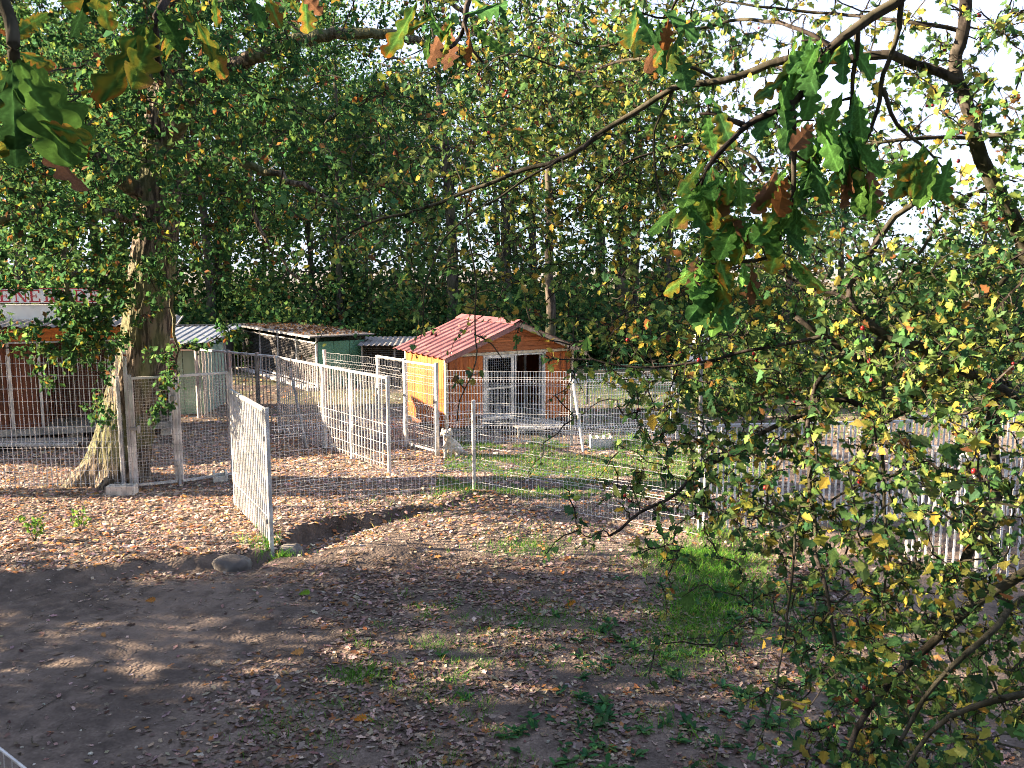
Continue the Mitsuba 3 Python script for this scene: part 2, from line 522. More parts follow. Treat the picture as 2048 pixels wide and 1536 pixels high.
wall_l = part(shed, "side_wall", S.one((0.003, 0.06, 0.11), (0.03, Dp - 0.06, EV - 0.03)), "wood_orange_a")
boards_v(wall_l, "b", 0.0, 0.065, Dp - 0.065, 0.09, EV - 0.05, "wood_orange_")
wall_r = part(shed, "side_wall", S.one((W - 0.03, 0.06, 0.11), (W - 0.003, Dp - 0.06, EV - 0.03)), "wood_orange_a")
part(shed, "back_wall", S.one((0.03, Dp - 0.03, 0.11), (W - 0.03, Dp - 0.003, EV - 0.03)), "wood_brown_b")
front_l = part(shed, "front_panel", S.one((0.06, 0.003, 0.11), (0.86, 0.028, EV - 0.06)), "wood_orange_a")
boards_v(front_l, "a", 0.0, 0.065, 0.86, 0.09, EV - 0.07, "wood_orange_")
front_r = part(shed, "front_panel", S.one((2.42, 0.003, 0.11), (W - 0.06, 0.028, EV - 0.06)), "wood_orange_a")
boards_v(front_r, "a", 0.0, 2.42, W - 0.065, 0.09, EV - 0.07, "wood_orange_")
for a, b in ((-0.026, -0.026), (W - 0.03, -0.026), (-0.026, Dp - 0.04), (W - 0.03, Dp - 0.04)):
    part(shed, "corner_post", S.one((a, b, 0.06), (a + 0.056, b + 0.066, EV), 0.005), "wood_trim")
part(shed, "top_plate", S.one((0.035, -0.028, EV - 0.062), (W - 0.035, 0.03, EV - 0.002), 0.004), "wood_trim")
part(shed, "top_plate", S.one((-0.03, 0.042, EV - 0.045), (0.03, Dp - 0.045, EV - 0.004), 0.004), "wood_trim")
# gable of horizontal boards
gable = part(shed, "gable", S.prism([(0.02, EV + 0.006), (W - 0.02, EV + 0.006), (W / 2, RD - 0.03)], 0.0, 0.02), "wood_gable_a")
hh = 0.098
for k in range(7):
    z0, z1 = EV + 0.004 + k * hh, EV + k * hh + hh - 0.003
    z1 = min(z1, RD - 0.035)
    e = lambda z: (z - EV) / (RD - 0.02 - EV) * (W / 2 - 0.0) + 0.02
    if z1 - z0 < 0.02:
        break
    part(gable, "board", S.prism([(e(z0), z0), (W - e(z0), z0), (W - e(z1), z1), (e(z1), z1)], -0.021 - 0.002 * (k % 2), -0.001), "wood_gable_" + abc[k % 3])
# roof
sl = (RD - EV) / (W / 2)
b0, b1, ov = -0.36, Dp + 0.28, 0.2
roof = part(shed, "roof", ribbed_sheet(S, (W / 2, b0, RD + 0.02), (W / 2, b1, RD + 0.02), (-ov, b0, EV - ov * sl + 0.03), (-ov, b1, EV - ov * sl + 0.03), 0.29, 0.03, 0.13), "roof_red", label="sunlit left slope of ridged red metal")
part(shed, "roof", ribbed_sheet(S, (W / 2, b0, RD + 0.02), (W / 2, b1, RD + 0.02), (W + ov, b0, EV - ov * sl + 0.03), (W + ov, b1, EV - ov * sl + 0.03), 0.29, 0.03, 0.13), "roof_red", label="right slope seen edge on")
cap = S.prism([(W / 2 - 0.17, RD - 0.024), (W / 2 - 0.17, RD - 0.018), (W / 2, RD + 0.066), (W / 2 + 0.17, RD - 0.018), (W / 2 + 0.17, RD - 0.024), (W / 2, RD + 0.058)][::-1], b0 - 0.01, b1 + 0.01)
part(roof, "ridge_cap", cap, "roof_red")
for sg in (-1, 1):
    m = MB().bar(S(W / 2, b0 + 0.03, RD - 0.045), S(W / 2 + sg * (W / 2 + ov - 0.02), b0 + 0.03, EV - ov * sl - 0.03), 0.025, 0.10)
    part(shed, "barge_board", m.mesh(), "roof_red" if sg < 0 else "roof_under")
    for kk, t in enumerate((0.12, 0.5, 0.9)):
        aa, zz = W / 2 + sg * t * (W / 2 + ov), RD - t * (RD - EV + ov * sl) - 0.025
        part(shed, "purlin", MB().bar(S(aa, b0 + 0.05, zz), S(aa, b1 - 0.05, zz), 0.06, 0.05).mesh(), "roof_under")
m = S.prism([(W + ov - 0.01, EV - ov * sl + 0.004), (W / 2 + 0.01, RD - 0.01), (W / 2 + 0.01, RD + 0.0), (W + ov - 0.01, EV - ov * sl + 0.014)], b0 + 0.045, b1 - 0.02)
part(shed, "roof_lining", m, "roof_under")
# doors: galvanised frames, the left leaf closed with mesh, the right one open onto the dark inside
df = part(shed, "door_frame", MB().box(S(0.893, -0.005, 0.87), (0.05, 0.05, 1.42), S.axes, bevel=0.005).mesh(), "galvanised")
for a in (1.60, 1.66, 2.36, 2.40):
    part(shed, "door_frame", MB().box(S(a, -0.005, 0.87), (0.036, 0.05, 1.42), S.axes, bevel=0.005).mesh(), "galvanised")
part(shed, "door_frame", MB().box(S(1.65, -0.008, 1.558), (1.56, 0.045, 0.03), S.axes).mesh(), "galvanised")
dm = MB()
for a in (0.945, 1.56):
    dm.box(S(a, -0.022, 0.86), (0.035, 0.03, 1.36), S.axes)
for z in (0.2, 0.86, 1.525):
    dm.box(S(1.2525, -0.022, z), (0.58, 0.03, 0.034), S.axes)
door = part(shed, "door", dm.mesh(), "galvanised", label="closed mesh door leaf")
dm = MB()
for a in np.arange(0.985, 1.53, 0.05):
    dm.tube([S(a, -0.03, 0.2), S(a, -0.03, 1.52)], 0.0025, 3)
for z in np.arange(0.24, 1.52, 0.05):
    dm.tube([S(0.95, -0.034, z), S(1.55, -0.034, z)], 0.0025, 3)
part(door, "wire_mesh", dm.mesh(), "galvanised", kind="stuff")
dm = MB()
for b in (0.02, 0.64):
    dm.box(S(2.33, b + 0.04, 0.86), (0.03, 0.035, 1.36), S.axes)
for z in (0.2, 0.86, 1.525):
    dm.box(S(2.33, 0.37, z), (0.03, 0.58, 0.034), S.axes)
part(shed, "door", dm.mesh(), "galvanised", label="open door leaf swung inside")
part(shed, "inner_wall", S.one((1.625, 0.04, 0.175), (1.645, Dp - 0.06, EV - 0.1)), "shade_and_lens_black")  # inner wall and ceiling in black: painted shade behind the open doorway
part(shed, "ceiling", S.one((0.05, 0.05, EV - 0.08), (W - 0.05, Dp - 0.05, EV - 0.066)), "shade_and_lens_black")


def platform(label, origin, along, size, z, legs=True):
    k = thing("low_platform", label, "platform")
    fr = Frame(origin, along, 0)
    w, d = size
    n = max(3, int(d / 0.12))
    for i in range(n):
        part(k, "plank", fr.one((0, i * d / n + 0.003, z - 0.03), (w, (i + 1) * d / n - 0.003, z), 0.004), "wood_grey")
    part(k, "rail", fr.one((0.0, -0.028, z - 0.07), (w, 0.0, z - 0.005), 0.004), "galvanised")
    for a in (0.02, w - 0.06):
        for b in (0.02, d - 0.06):
            part(k, "leg", fr.one((a, b, -0.06), (a + 0.04, b + 0.04, z - 0.031)), "galvanised_dull")
    return k


platform("low grey plank platform on short legs in front of the shed's open doorway", (0.12, 17.15), (1, 0.42), (1.05, 0.62), 0.21)
platform("small raised grey step standing before the shed's closed mesh door", (-0.62, 17.5), (1, 0.5), (0.72, 0.3), 0.36)
platform("low grey plank bench in front of the dark red kennel building", (-10.2, 15.75), (1, 0.02), (1.98, 0.5), 0.17)

# ------------------------------------------------------------------ the red-brown kennel building on the left, with its signs
bld = thing("kennel_building", "dark red-brown plank kennel building with an orange fascia behind the oak", "building")
B = Frame((-13.93, 14.9), (0.95, 0.313), 0)
BW = 7.35
part(bld, "floor", B.one((0, 0.02, 0.26), (BW, 2.0, 0.31)), "wood_grey")
part(bld, "floor_beam", B.one((0, -0.03, 0.19), (BW, 0.017, 0.33), 0.006), "galvanised_dull")
for a in np.arange(0.3, BW, 1.7):
    part(bld, "foot", B.one((a, 0.15, -0.08), (a + 0.2, 0.35, 0.257)), "concrete")
    part(bld, "foot", B.one((a, 1.6, -0.08), (a + 0.2, 1.8, 0.257)), "concrete")
part(bld, "void_skirt", B.one((0.05, 1.2, -0.05), (BW - 0.05, 1.24, 0.25)), "shade_and_lens_black")  # black sheet that paints the shade beneath the raised floor
wl = part(bld, "wall", B.one((0.02, 0.03, 0.31), (4.95, 0.06, 2.03)), "wood_brown_a")
n = 36
for k in range(n):
    a0 = 0.02 + k * 4.93 / n
    part(wl, "board", B.one((a0 + 0.002, 0.004 - 0.002 * (k % 3), 0.335), (a0 + 4.93 / n - 0.002, 0.028, 2.03), 0.004), "wood_brown_" + abc[(k * 5 + k // 4) % 3])
part(bld, "wall", B.one((0.02, 1.95, 0.31), (BW, 2.0, 2.2)), "wood_brown_a")
sw = part(bld, "wall", B.one((BW - 0.05, 0.03, 0.31), (BW - 0.02, 1.94, 2.2)), "wood_brown_a")
for k in range(15):
    part(sw, "board", B.one((BW - 0.019, 0.03 + k * 0.126, 0.335), (BW, 0.03 + k * 0.126 + 0.122, 2.2), 0.003), "wood_brown_" + abc[k % 3])
part(bld, "wall", B.one((4.955, 0.06, 0.31), (4.98, 1.94, 2.03)), "wood_brown_b")
part(bld, "wall", B.one((5.0, 1.3, 0.31), (BW - 0.06, 1.33, 2.03)), "wood_brown_b")
fs = part(bld, "fascia", B.one((-0.1, -0.09, 2.04), (BW + 0.12, -0.045, 2.29), 0.006), "wood_fascia")
part(bld, "fascia_trim", B.one((-0.1, -0.11, 2.0), (BW + 0.1, -0.05, 2.037), 0.005), "galvanised")
part(bld, "roof", ribbed_sheet(B, (-0.2, 2.2, 2.36), (BW + 0.2, 2.2, 2.36), (-0.2, -0.3, 2.31), (BW + 0.2, -0.3, 2.31), 0.18, 0.04, 0.18, wave=True), "roof_dark")
for a in (2.5, 4.45, 4.97, 6.2, BW - 0.06):
    part(bld, "post", B.one((a, -0.05, 0.33), (a + 0.05, -0.002, 2.03), 0.005), "galvanised")
mm = MB()
for a in np.arange(5.05, BW - 0.05, 0.05):
    mm.tube([B(a, 0.012, 0.34), B(a, 0.012, 2.02)], 0.0018, 3)
for z in np.arange(0.38, 2.02, 0.05):
    mm.tube([B(5.02, 0.016, z), B(BW - 0.05, 0.016, z)], 0.0018, 3)
part(bld, "wire_mesh", mm.mesh(), "galvanised_dull", kind="stuff")

sign = thing("signboard", "long white signboard with red capital letters above the kennel roof", "sign")
SG = Frame((-12.2, 17.3), (1, 0), 0)
part(sign, "panel", SG.one((0, 0, 2.735), (4.06, 0.03, 3.035), 0.004), "white_board")
part(sign, "border", SG.one((-0.01, -0.006, 3.022), (4.07, -0.001, 3.04)), "sign_red")
part(sign, "border", SG.one((-0.01, -0.006, 2.724), (4.07, 0.031, 2.734)), "wood_brown_a")
for a in (0.5, 3.25):
    part(sign, "support_post", SG.one((a, 0.033, 2.36), (a + 0.06, 0.09, 3.0)), "wood_brown_b")
from shapely import LineString, Polygon, union_all, box as sbox, affinity


def letter_shape(ch):
    """A slab-serif capital one unit high."""
    t, s = 0.16, 0.085
    bar = lambda x0, y0, x1, y1: sbox(x0, y0, x1, y1)
    stem = lambda x: union_all([bar(x, 0, x + t, 1), bar(x - 0.11, 0, x + t + 0.11, s), bar(x - 0.11, 1 - s, x + t + 0.11, 1)])
    if ch == "E":
        return union_all([stem(0.13), bar(0.13, 0, 0.86, s), bar(0.76, 0, 0.86, 0.28), bar(0.13, 1 - s, 0.82, 1), bar(0.73, 0.74, 0.82, 1), bar(0.13, 0.46, 0.6, 0.46 + s), bar(0.52, 0.36, 0.6, 0.64)])
    if ch == "N":
        return union_all([bar(0.14, 0, 0.22, 1), bar(0.02, 0, 0.34, s), bar(0.02, 1 - s, 0.3, 1), bar(0.84, 0, 0.92, 1), bar(0.72, 1 - s, 1.04, 1), Polygon([(0.12, 1), (0.32, 1), (0.93, 0), (0.75, 0)])])
    if ch == "R":
        bowl = Polygon([(0.2, 0.45)] + [(0.5 + 0.3 * math.cos(a), 0.725 + 0.275 * math.sin(a)) for a in np.linspace(-1.57, 1.57, 14)] + [(0.2, 1)])
        hole = Polygon([(0.28, 0.54)] + [(0.48 + 0.17 * math.cos(a), 0.73 + 0.19 * math.sin(a)) for a in np.linspace(-1.57, 1.57, 14)] + [(0.28, 0.92)])
        return union_all([stem(0.13), bowl.difference(hole), Polygon([(0.44, 0.46), (0.62, 0.5), (0.95, 0), (0.74, 0)]), bar(0.7, 0, 1.0, s)])
    if ch == "U":
        arc = LineString([(0.22, 0.95), (0.22, 0.36)] + [(0.5 + 0.28 * math.cos(a), 0.36 - 0.29 * math.sin(a)) for a in np.linspace(3.14, 0, 14)] + [(0.78, 0.95)]).buffer(t / 2 - 0.012, cap_style="flat")
        return union_all([arc, bar(0.04, 1 - s, 0.4, 1), bar(0.62, 1 - s, 0.94, 1)])
    if ch == "D":
        outer = Polygon([(0.2, 0)] + [(0.45 + 0.45 * math.cos(a), 0.5 + 0.5 * math.sin(a)) for a in np.linspace(-1.57, 1.57, 18)] + [(0.2, 1)])
        hole = Polygon([(0.29, s)] + [(0.45 + 0.29 * math.cos(a), 0.5 + (0.5 - s) * math.sin(a)) for a in np.linspace(-1.57, 1.57, 18)] + [(0.29, 1 - s)])
        return union_all([outer.difference(hole), bar(0.02, 0, 0.29, s), bar(0.02, 1 - s, 0.29, 1), bar(0.13, 0, 0.29, 1)])


for k, ch in enumerate("ENERUDE"):
    g = affinity.scale(letter_shape(ch), 0.27, 0.245, origin=(0, 0))
    gs = [trimesh.creation.extrude_polygon(q, 0.004, engine="earcut") for q in getattr(g, "geoms", [g])]
    lm = trimesh.util.concatenate(gs)
    v = np.array(lm.vertices)
    v = np.stack([v[:, 0] + 1.83 + 0.302 * k - 0.0, -v[:, 2] - 0.0015, v[:, 1] + 2.757], 1) + [-12.2, 17.3, 0]
    part(sign, "letter", (v, np.array(lm.faces)), "sign_red")
wb = thing("white_panel", "plain white board under the lettered signboard", "board")
part(wb, "panel", SG.one((0, 0.045, 2.4), (3.27, 0.07, 2.715), 0.004), "white_board")
for a in (0.4, 2.7):
    part(wb, "batten", SG.one((a, 0.072, 2.34), (a + 0.05, 0.11, 2.7)), "wood_brown_a")
part(wb, "side_board", SG.one((3.29, 0.035, 2.38), (3.58, 0.06, 2.722), 0.004), "wood_brown_c", label="brown board at the right end")

# ------------------------------------------------------------------ far kennels
gk = thing("green_kennel", "pale green metal kennel with a tilted zinc roof right of the oak trunk", "kennel")
K = Frame((-9.6, 19.75), (1, 0.06), 0)
for k in range(5):
    a0 = 0.05 + k * 0.46
    part(gk, "panel", K.one((a0, 0.0, 0.03), (a0 + 0.445, 0.025, 1.52), 0.005), "panel_pale_green")
for b in range(3):
    part(gk, "panel", K.one((2.35, 0.06 + 0.55 * b, 0.03), (2.375, 0.06 + 0.55 * b + 0.53, 1.6), 0.005), "panel_pale_green")
part(gk, "back_panel", K.one((0.05, 1.7, 0.03), (2.34, 1.72, 1.7)), "panel_dark")
part(gk, "side_panel", K.one((0.03, 0.03, 0.03), (0.048, 1.69, 1.5)), "panel_pale_green")
for a, b in ((0.0, -0.04), (2.34, -0.04), (1.42, -0.042), (2.36, 1.72), (0.0, 1.72)):
    part(gk, "post", K.one((a, b, -0.05), (a + 0.045, b + 0.04, 1.66 if b < 1 else 1.75)), "galvanised")
part(gk, "top_rail", K.one((0.0, -0.044, 1.525), (2.4, -0.002, 1.57)), "galvanised")
part(gk, "roof", ribbed_sheet(K, (-0.3, 2.1, 1.92), (2.75, 2.1, 1.98), (-0.3, -0.35, 1.64), (2.75, -0.35, 1.74), 0.2, 0.02, 0.06), "roof_zinc")

dk = thing("dark_kennel", "small dark open-fronted kennel far behind the pale green one", "kennel")
K2 = Frame((-11.6, 27.5), (1, 0.1), 0)
part(dk, "back_panel", K2.one((0, 1.4, 0.0), (2.2, 1.43, 1.5)), "panel_dark")
part(dk, "side_panel", K2.one((0, 0, 0.0), (0.03, 1.39, 1.5)), "panel_dark")
part(dk, "side_panel", K2.one((2.17, 0, 0.0), (2.2, 1.39, 1.5)), "panel_dark")
part(dk, "roof", ribbed_sheet(K2, (-0.15, 1.6, 1.52), (2.4, 1.6, 1.52), (-0.15, -0.25, 1.62), (2.4, -0.25, 1.62), 0.15, 0.03, 0.15, wave=True), "roof_dark")
for a in (-0.02, 1.08, 2.16):
    part(dk, "post", K2.one((a, -0.05, -0.05), (a + 0.045, -0.005, 1.56)), "galvanised_dull")
part(dk, "top_rail", K2.one((0, -0.053, 1.42), (2.2, -0.008, 1.47)), "galvanised_dull")
mm = MB()
for z in np.arange(0.06, 1.4, 0.06):
    mm.tube([K2(0, -0.03, z), K2(2.2, -0.03, z)], 0.006, 3)
part(dk, "wire_mesh", mm.mesh(), "galvanised_dull", kind="stuff")

lk = thing("long_kennel", "long grey mesh kennel with green end panels and fallen leaves on its flat roof", "kennel")
K3 = Frame((-9.35, 29.63), (3.79, -5.31), 0)
LL, LD, LH = 6.52, 1.5, 1.46
part(lk, "back_panel", K3.one((0, LD - 0.03, 0), (LL, LD, LH)), "panel_dark")
part(lk, "side_panel", K3.one((0, 0.0, 0), (0.03, LD - 0.031, LH)), "panel_green")
for k in range(3):
    part(lk, "side_panel", K3.one((LL - 0.03, 0.01 + 0.49 * k, 0.03), (LL, 0.01 + 0.49 * k + 0.475, LH - 0.1), 0.005), "panel_green")
part(lk, "kerb", K3.one((-0.1, -0.35, -0.05), (LL + 0.1, -0.06, 0.07), 0.01), "concrete")
bays = [0, 1.75, 3.4, 4.95, LL - 0.05]
for a in bays:
    part(lk, "post", K3.one((a, -0.055, 0.0), (a + 0.05, -0.005, LH + 0.02), 0.004), "galvanised")
part(lk, "top_rail", K3.one((0.05, -0.05, LH - 0.16), (LL - 0.05, -0.01, LH - 0.12)), "galvanised")
part(lk, "bottom_rail", K3.one((0.05, -0.05, 0.1), (LL - 0.05, -0.01, 0.14)), "galvanised")
for k in range(4):
    mm = MB()
    for z in np.arange(0.16, LH - 0.16, 0.05):
        mm.bar(K3(bays[k] + 0.05, -0.03, z), K3(bays[k + 1], -0.03, z), 0.004, 0.03)
    part(lk, "louvre_panel", mm.mesh(), "louvre_grey", kind="stuff")
    part(lk, "divider", K3.one((bays[k] + 0.01, 0.0, 0.02), (bays[k] + 0.03, LD - 0.035, LH - 0.1)), "panel_dark")
part(lk, "roof", K3.one((-0.25, -0.3, LH + 0.045), (LL + 0.2, LD + 0.2, LH + 0.085), 0.006), "roof_dark")
part(lk, "roof_edge", K3.one((-0.26, -0.325, LH + 0.03), (LL + 0.21, -0.303, LH + 0.09)), "galvanised_dull")
for a in np.arange(0.6, LL, 0.8):
    part(lk, "bracket", K3.one((a, -0.03, LH + 0.022), (a + 0.04, LD - 0.05, LH + 0.043)), "galvanised")

sk = thing("low_kennel", "low dark kennel with a zinc roof between the long kennel and the shed", "kennel")
K4 = Frame((-4.35, 24.6), (1, 0.05), 0)
part(sk, "back_panel", K4.one((0, 1.3, 0), (1.9, 1.33, 1.2)), "panel_dark")
part(sk, "side_panel", K4.one((0, 0, 0), (0.03, 1.29, 1.2)), "panel_dark")
part(sk, "side_panel", K4.one((1.87, 0, 0), (1.9, 1.29, 1.2)), "panel_dark")
part(sk, "roof", ribbed_sheet(K4, (-0.1, 1.5, 1.36), (2.1, 1.5, 1.36), (-0.1, -0.25, 1.24), (2.1, -0.25, 1.24), 0.15, 0.03, 0.15, wave=True), "roof_dark")
for a in (-0.02, 0.92, 1.86):
    part(sk, "post", K4.one((a, -0.05, 0), (a + 0.045, -0.005, 1.22)), "galvanised_dull")
mm = MB()
for z in np.arange(0.06, 1.2, 0.06):
    mm.tube([K4(0, -0.03, z), K4(1.9, -0.03, z)], 0.006, 3)
part(sk, "wire_mesh", mm.mesh(), "galvanised_dull", kind="stuff")


# ------------------------------------------------------------------ fences
def mesh_panel(p0, p1, z0, z1, pitch, rows, r, folds=(), depth=0.035, sag=0.0, seed=0, hr=None, sides=3):
    """Welded mesh between two points on the ground: upright wires with V folds, and horizontal wires at the heights 'rows'."""
    g = np.random.default_rng(seed)
    p0, p1 = np.array(p0, float), np.array(p1, float)
    L = np.linalg.norm(p1 - p0)
    t = (p1 - p0) / L
    nrm = np.array([t[1], -t[0]])
    zs = [(0.0, 0.0)]
    for f in folds:
        zs += [(f - 0.05, 0.0), (f, depth), (f + 0.05, 0.0)]
    zs.append((z1 - z0, 0.0))
    zs = np.array(zs)
    mb = MB()
    n = int(L / pitch)
    off = lambda s, z: sag * (math.sin(s * 2.3 + seed) * 0.5 + math.sin(s * 5.1 + 2 * z + seed) * 0.3) * (0.3 + z)
    for k in range(n + 1):
        s = (k + 0.5) * pitch if k < n else L - 0.3 * pitch
        b = p0 + t * s
        lean = g.normal(0, 0.003)
        pts = [[*(b + nrm * (d + off(s, z)) + t * lean * z), z0 + z] for z, d in zs]
        mb.tube(pts, r, sides)
    for z in rows:
        d = np.interp(z, zs[:, 0], zs[:, 1])
        ss = np.linspace(0, L, max(2, int(L / 0.4)))
        mb.tube([[*(p0 + t * s + nrm * (d + off(s, z) + 1.6 * r)), z0 + z + 0.01 * sag * 10 * math.sin(s * 3 + z)] for s in ss], hr or r, sides)
    return mb.mesh()


def square_post(x, y, z0, z1, w=0.06, rot=(1, 0)):
    fr = Frame((x, y), rot, 0)
    mb = MB()
    fr.box(mb, (-w / 2, -w / 2, z0), (w / 2, w / 2, z1), 0.005)
    fr.box(mb, (-w / 2 - 0.003, -w / 2 - 0.003, z1), (w / 2 + 0.003, w / 2 + 0.003, z1 + 0.012))
    return mb.mesh()


def rail(a, b, w=0.04, h=None):
    return MB().bar(a, b, w, h, bevel=0.004).mesh()


def round_post(x, y, z0, z1, r=0.026):
    return tube([[x, y, z0], [x, y, z1 - 0.01], [x, y, z1]], [r, r, r * 0.75], 12)


# tall mesh fence in front of the oak
lf = thing("mesh_fence", "tall bright welded mesh fence in front of the oak and the brown kennel building", "fence")
g0, g1 = (-13.0, 12.82), (-5.99, 13.1)
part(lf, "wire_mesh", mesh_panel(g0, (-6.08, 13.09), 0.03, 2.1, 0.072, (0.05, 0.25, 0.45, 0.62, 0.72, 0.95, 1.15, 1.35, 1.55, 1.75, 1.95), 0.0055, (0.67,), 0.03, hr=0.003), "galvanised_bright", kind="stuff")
for q in ((-5.99, 13.1), (-6.13, 13.12), (-8.55, 13.02), (-11.05, 12.92)):
    part(lf, "post", square_post(*q, -0.1, 2.15 if q[0] > -6 else 1.75 if q[0] > -6.5 else 2.0, 0.048), "galvanised")

gate = thing("gate", "galvanised frame gate with fine square mesh beside the oak's base", "gate")
ga, gb, gc = np.array([-5.93, 13.06]), np.array([-5.32, 13.33]), np.array([-4.61, 13.86])
for i, (u0, u1) in enumerate(((ga, gb), (gb, gc))):
    t = unit(u1 - u0)
    u0, u1 = u0 + t * 0.04, u1 - t * 0.04
    top, bot = 1.74, 0.05
    fr_ = part(gate, "frame_panel", MB().bar([*u0, top], [*u1, top], 0.035).bar([*u0, bot], [*u1, bot], 0.035).bar([*u0, bot + 0.02], [*u0, top - 0.02], 0.035).bar([*u1, bot + 0.02], [*u1, top - 0.02], 0.035).mesh(), "galvanised")
    L = np.linalg.norm(u1 - u0)
    part(fr_, "wire_mesh", mesh_panel(u0 + t * 0.02, u1 - t * 0.02, bot + 0.02, top - 0.02, 0.05, np.arange(0.05, 1.66, 0.05), 0.0026), "galvanised", kind="stuff")
for q, h in ((ga + [0.01, 0.02], 1.78), (gb, 1.78), (gc, 1.8)):
    part(gate, "post", square_post(*q, -0.08, h, 0.04), "galvanised")


for z in (0.35, 1.4):
    part(gate, "hinge", MB().box([-5.35, 13.29, z], (0.07, 0.05, 0.09), bevel=0.008).mesh(), "galvanised_dull")
part(gate, "latch", MB().box([-5.87, 13.06, 0.95], (0.16, 0.035, 0.05), bevel=0.006).box([-5.8, 13.02, 0.95], (0.03, 0.05, 0.12), bevel=0.006).mesh(), "galvanised_dull")


def picket_fence(key, p0, p1, z0, z1, pitch, r, rails=(), rail_w=0.045, mat="galvanised", jit=0.0, seed=1, crossed=()):
    g = np.random.default_rng(seed)
    p0, p1 = np.array(p0, float), np.array(p1, float)
    L = np.linalg.norm(p1 - p0)
    t = (p1 - p0) / L
    nrm = np.array([t[1], -t[0]])
    n = int(L / pitch)
    for k in range(n):
        b = p0 + t * (k + 0.5) * pitch
        top = b + t * g.normal(0, jit)
        zt = z1 - 0.021
        zb = max(z0, float(gz(*b)) - 0.03) if z0 > -0.5 else float(gz(*b)) - 0.03
        part(key, "picket", tube([[*b, zb], [*top, zt]], r, 8), mat)
    for z in rails:
        part(key, "rail", rail([*p0, z], [*p1, z], rail_w), "galvanised")
    for z in crossed:
        part(key, "crossbar", tube([[*(p0 + nrm * (r + 0.003)), z], [*(p1 + nrm * (r + 0.003)), z]], 0.0028, 5), "galvanised")


pc = thing("tubular_gate", "open gate of upright galvanised tubes standing above the dug hollow", "gate")
picket_fence(pc, (-4.01, 12.04), (-3.0, 10.28), 0.02, 1.69, 0.098, 0.0125, (1.69,), 0.045, crossed=(0.35,))
part(pc, "post", square_post(-3.0, 10.27, -0.35, 1.72, 0.05, (1, -1.7)), "galvanised")
part(pc, "post", square_post(-4.02, 12.06, -0.1, 1.70, 0.045, (1, -1.7)), "galvanised")

pd = thing("picket_fence", "sunlit run of upright galvanised tubes with a round end post left of the shed", "fence")
picket_fence(pd, (-4.95, 17.75), (-2.12, 14.24), 0.03, 1.6, 0.105, 0.0115, (1.6,), 0.042, crossed=(0.1, 0.28, 0.46, 0.64, 0.8))
part(pd, "post", round_post(-2.09, 14.2, -0.1, 1.64, 0.034), "galvanised")
for s in (0.28, 0.52, 0.98):
    x, y = -2.12 - 2.83 * s, 14.24 + 3.51 * s
    part(pd, "post", square_post(x, y, -0.1, 1.58, 0.06, (1, -1.2)), "galvanised")
part(pd, "brace", tube([[-4.55, 17.35, 1.4], [-3.95, 16.1, 0.0]], 0.025, 8), "galvanised_dull")

pe = thing("rail_fence", "shaded grey tube fence in the background in front of the long kennel", "fence")
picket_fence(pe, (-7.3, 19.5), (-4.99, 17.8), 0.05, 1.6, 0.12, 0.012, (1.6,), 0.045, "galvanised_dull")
for s in (0.02, 0.45, 0.8):
    part(pe, "post", square_post(-7.3 + 2.31 * s, 19.5 - 1.7 * s, -0.1, 1.64, 0.06, (1, -0.7)), "galvanised_dull")

for z in (0.3, 1.35):
    part(pc, "hinge", MB().box([-3.03, 10.31, z], (0.07, 0.08, 0.07), bevel=0.008).mesh(), "galvanised_dull")

# fence of bent wire panels round the shed
VROWS = (0.03, 0.22, 0.26, 0.34, 0.38, 0.58, 0.78, 0.98, 1.14, 1.18, 1.26, 1.30, 1.42)
VF = (0.3, 1.22)
ve = thing("wire_fence", "bright fence of bent wire panels in front of the shed", "fence")
for p0, p1, h in (((-1.29, 16.62), (1.12, 16.42), 1.44), ((1.2, 16.4), (3.2, 16.92), 1.4)):
    part(ve, "wire_mesh", mesh_panel(p0, p1, 0.02, h, 0.058, [x * h / 1.44 for x in VROWS], 0.0085, VF, 0.06, hr=0.004), "galvanised_bright", kind="stuff")
for x, y, h in ((1.165, 16.41, 1.47), (3.23, 16.93, 1.22), (3.32, 16.9, 1.15)):
    part(ve, "post", square_post(x, y, -0.12, h, 0.06), "galvanised")
part(ve, "brace", tube([[1.18, 16.36, 1.27], [1.36, 15.84, -0.05]], 0.027, 10), "galvanised")
part(ve, "clamp", MB().box((1.17, 16.37, 1.27), (0.1, 0.06, 0.05), bevel=0.008).mesh(), "galvanised")

vl = thing("wire_fence", "wire panel fence running back along the left side of the shed", "fence")
for p0, p1, h in (((-2.66, 16.95), (-2.12, 16.29), 1.66), ((-4.0, 18.1), (-2.72, 17.0), 1.66)):
    part(vl, "wire_mesh", mesh_panel(p0, p1, 0.02, h, 0.058, [x * h / 1.44 for x in VROWS], 0.0045, (0.32, 0.9, 1.45), 0.04, hr=0.003), "galvanised", kind="stuff")
for x, y in ((-2.69, 16.98), (-4.0, 18.1)):
    part(vl, "post", square_post(x, y, -0.1, 1.7, 0.055, (1, -1)), "galvanised")
part(vl, "top_rail", rail([-2.69, 16.98, 1.69], [-2.1, 16.26, 1.69], 0.035), "galvanised")

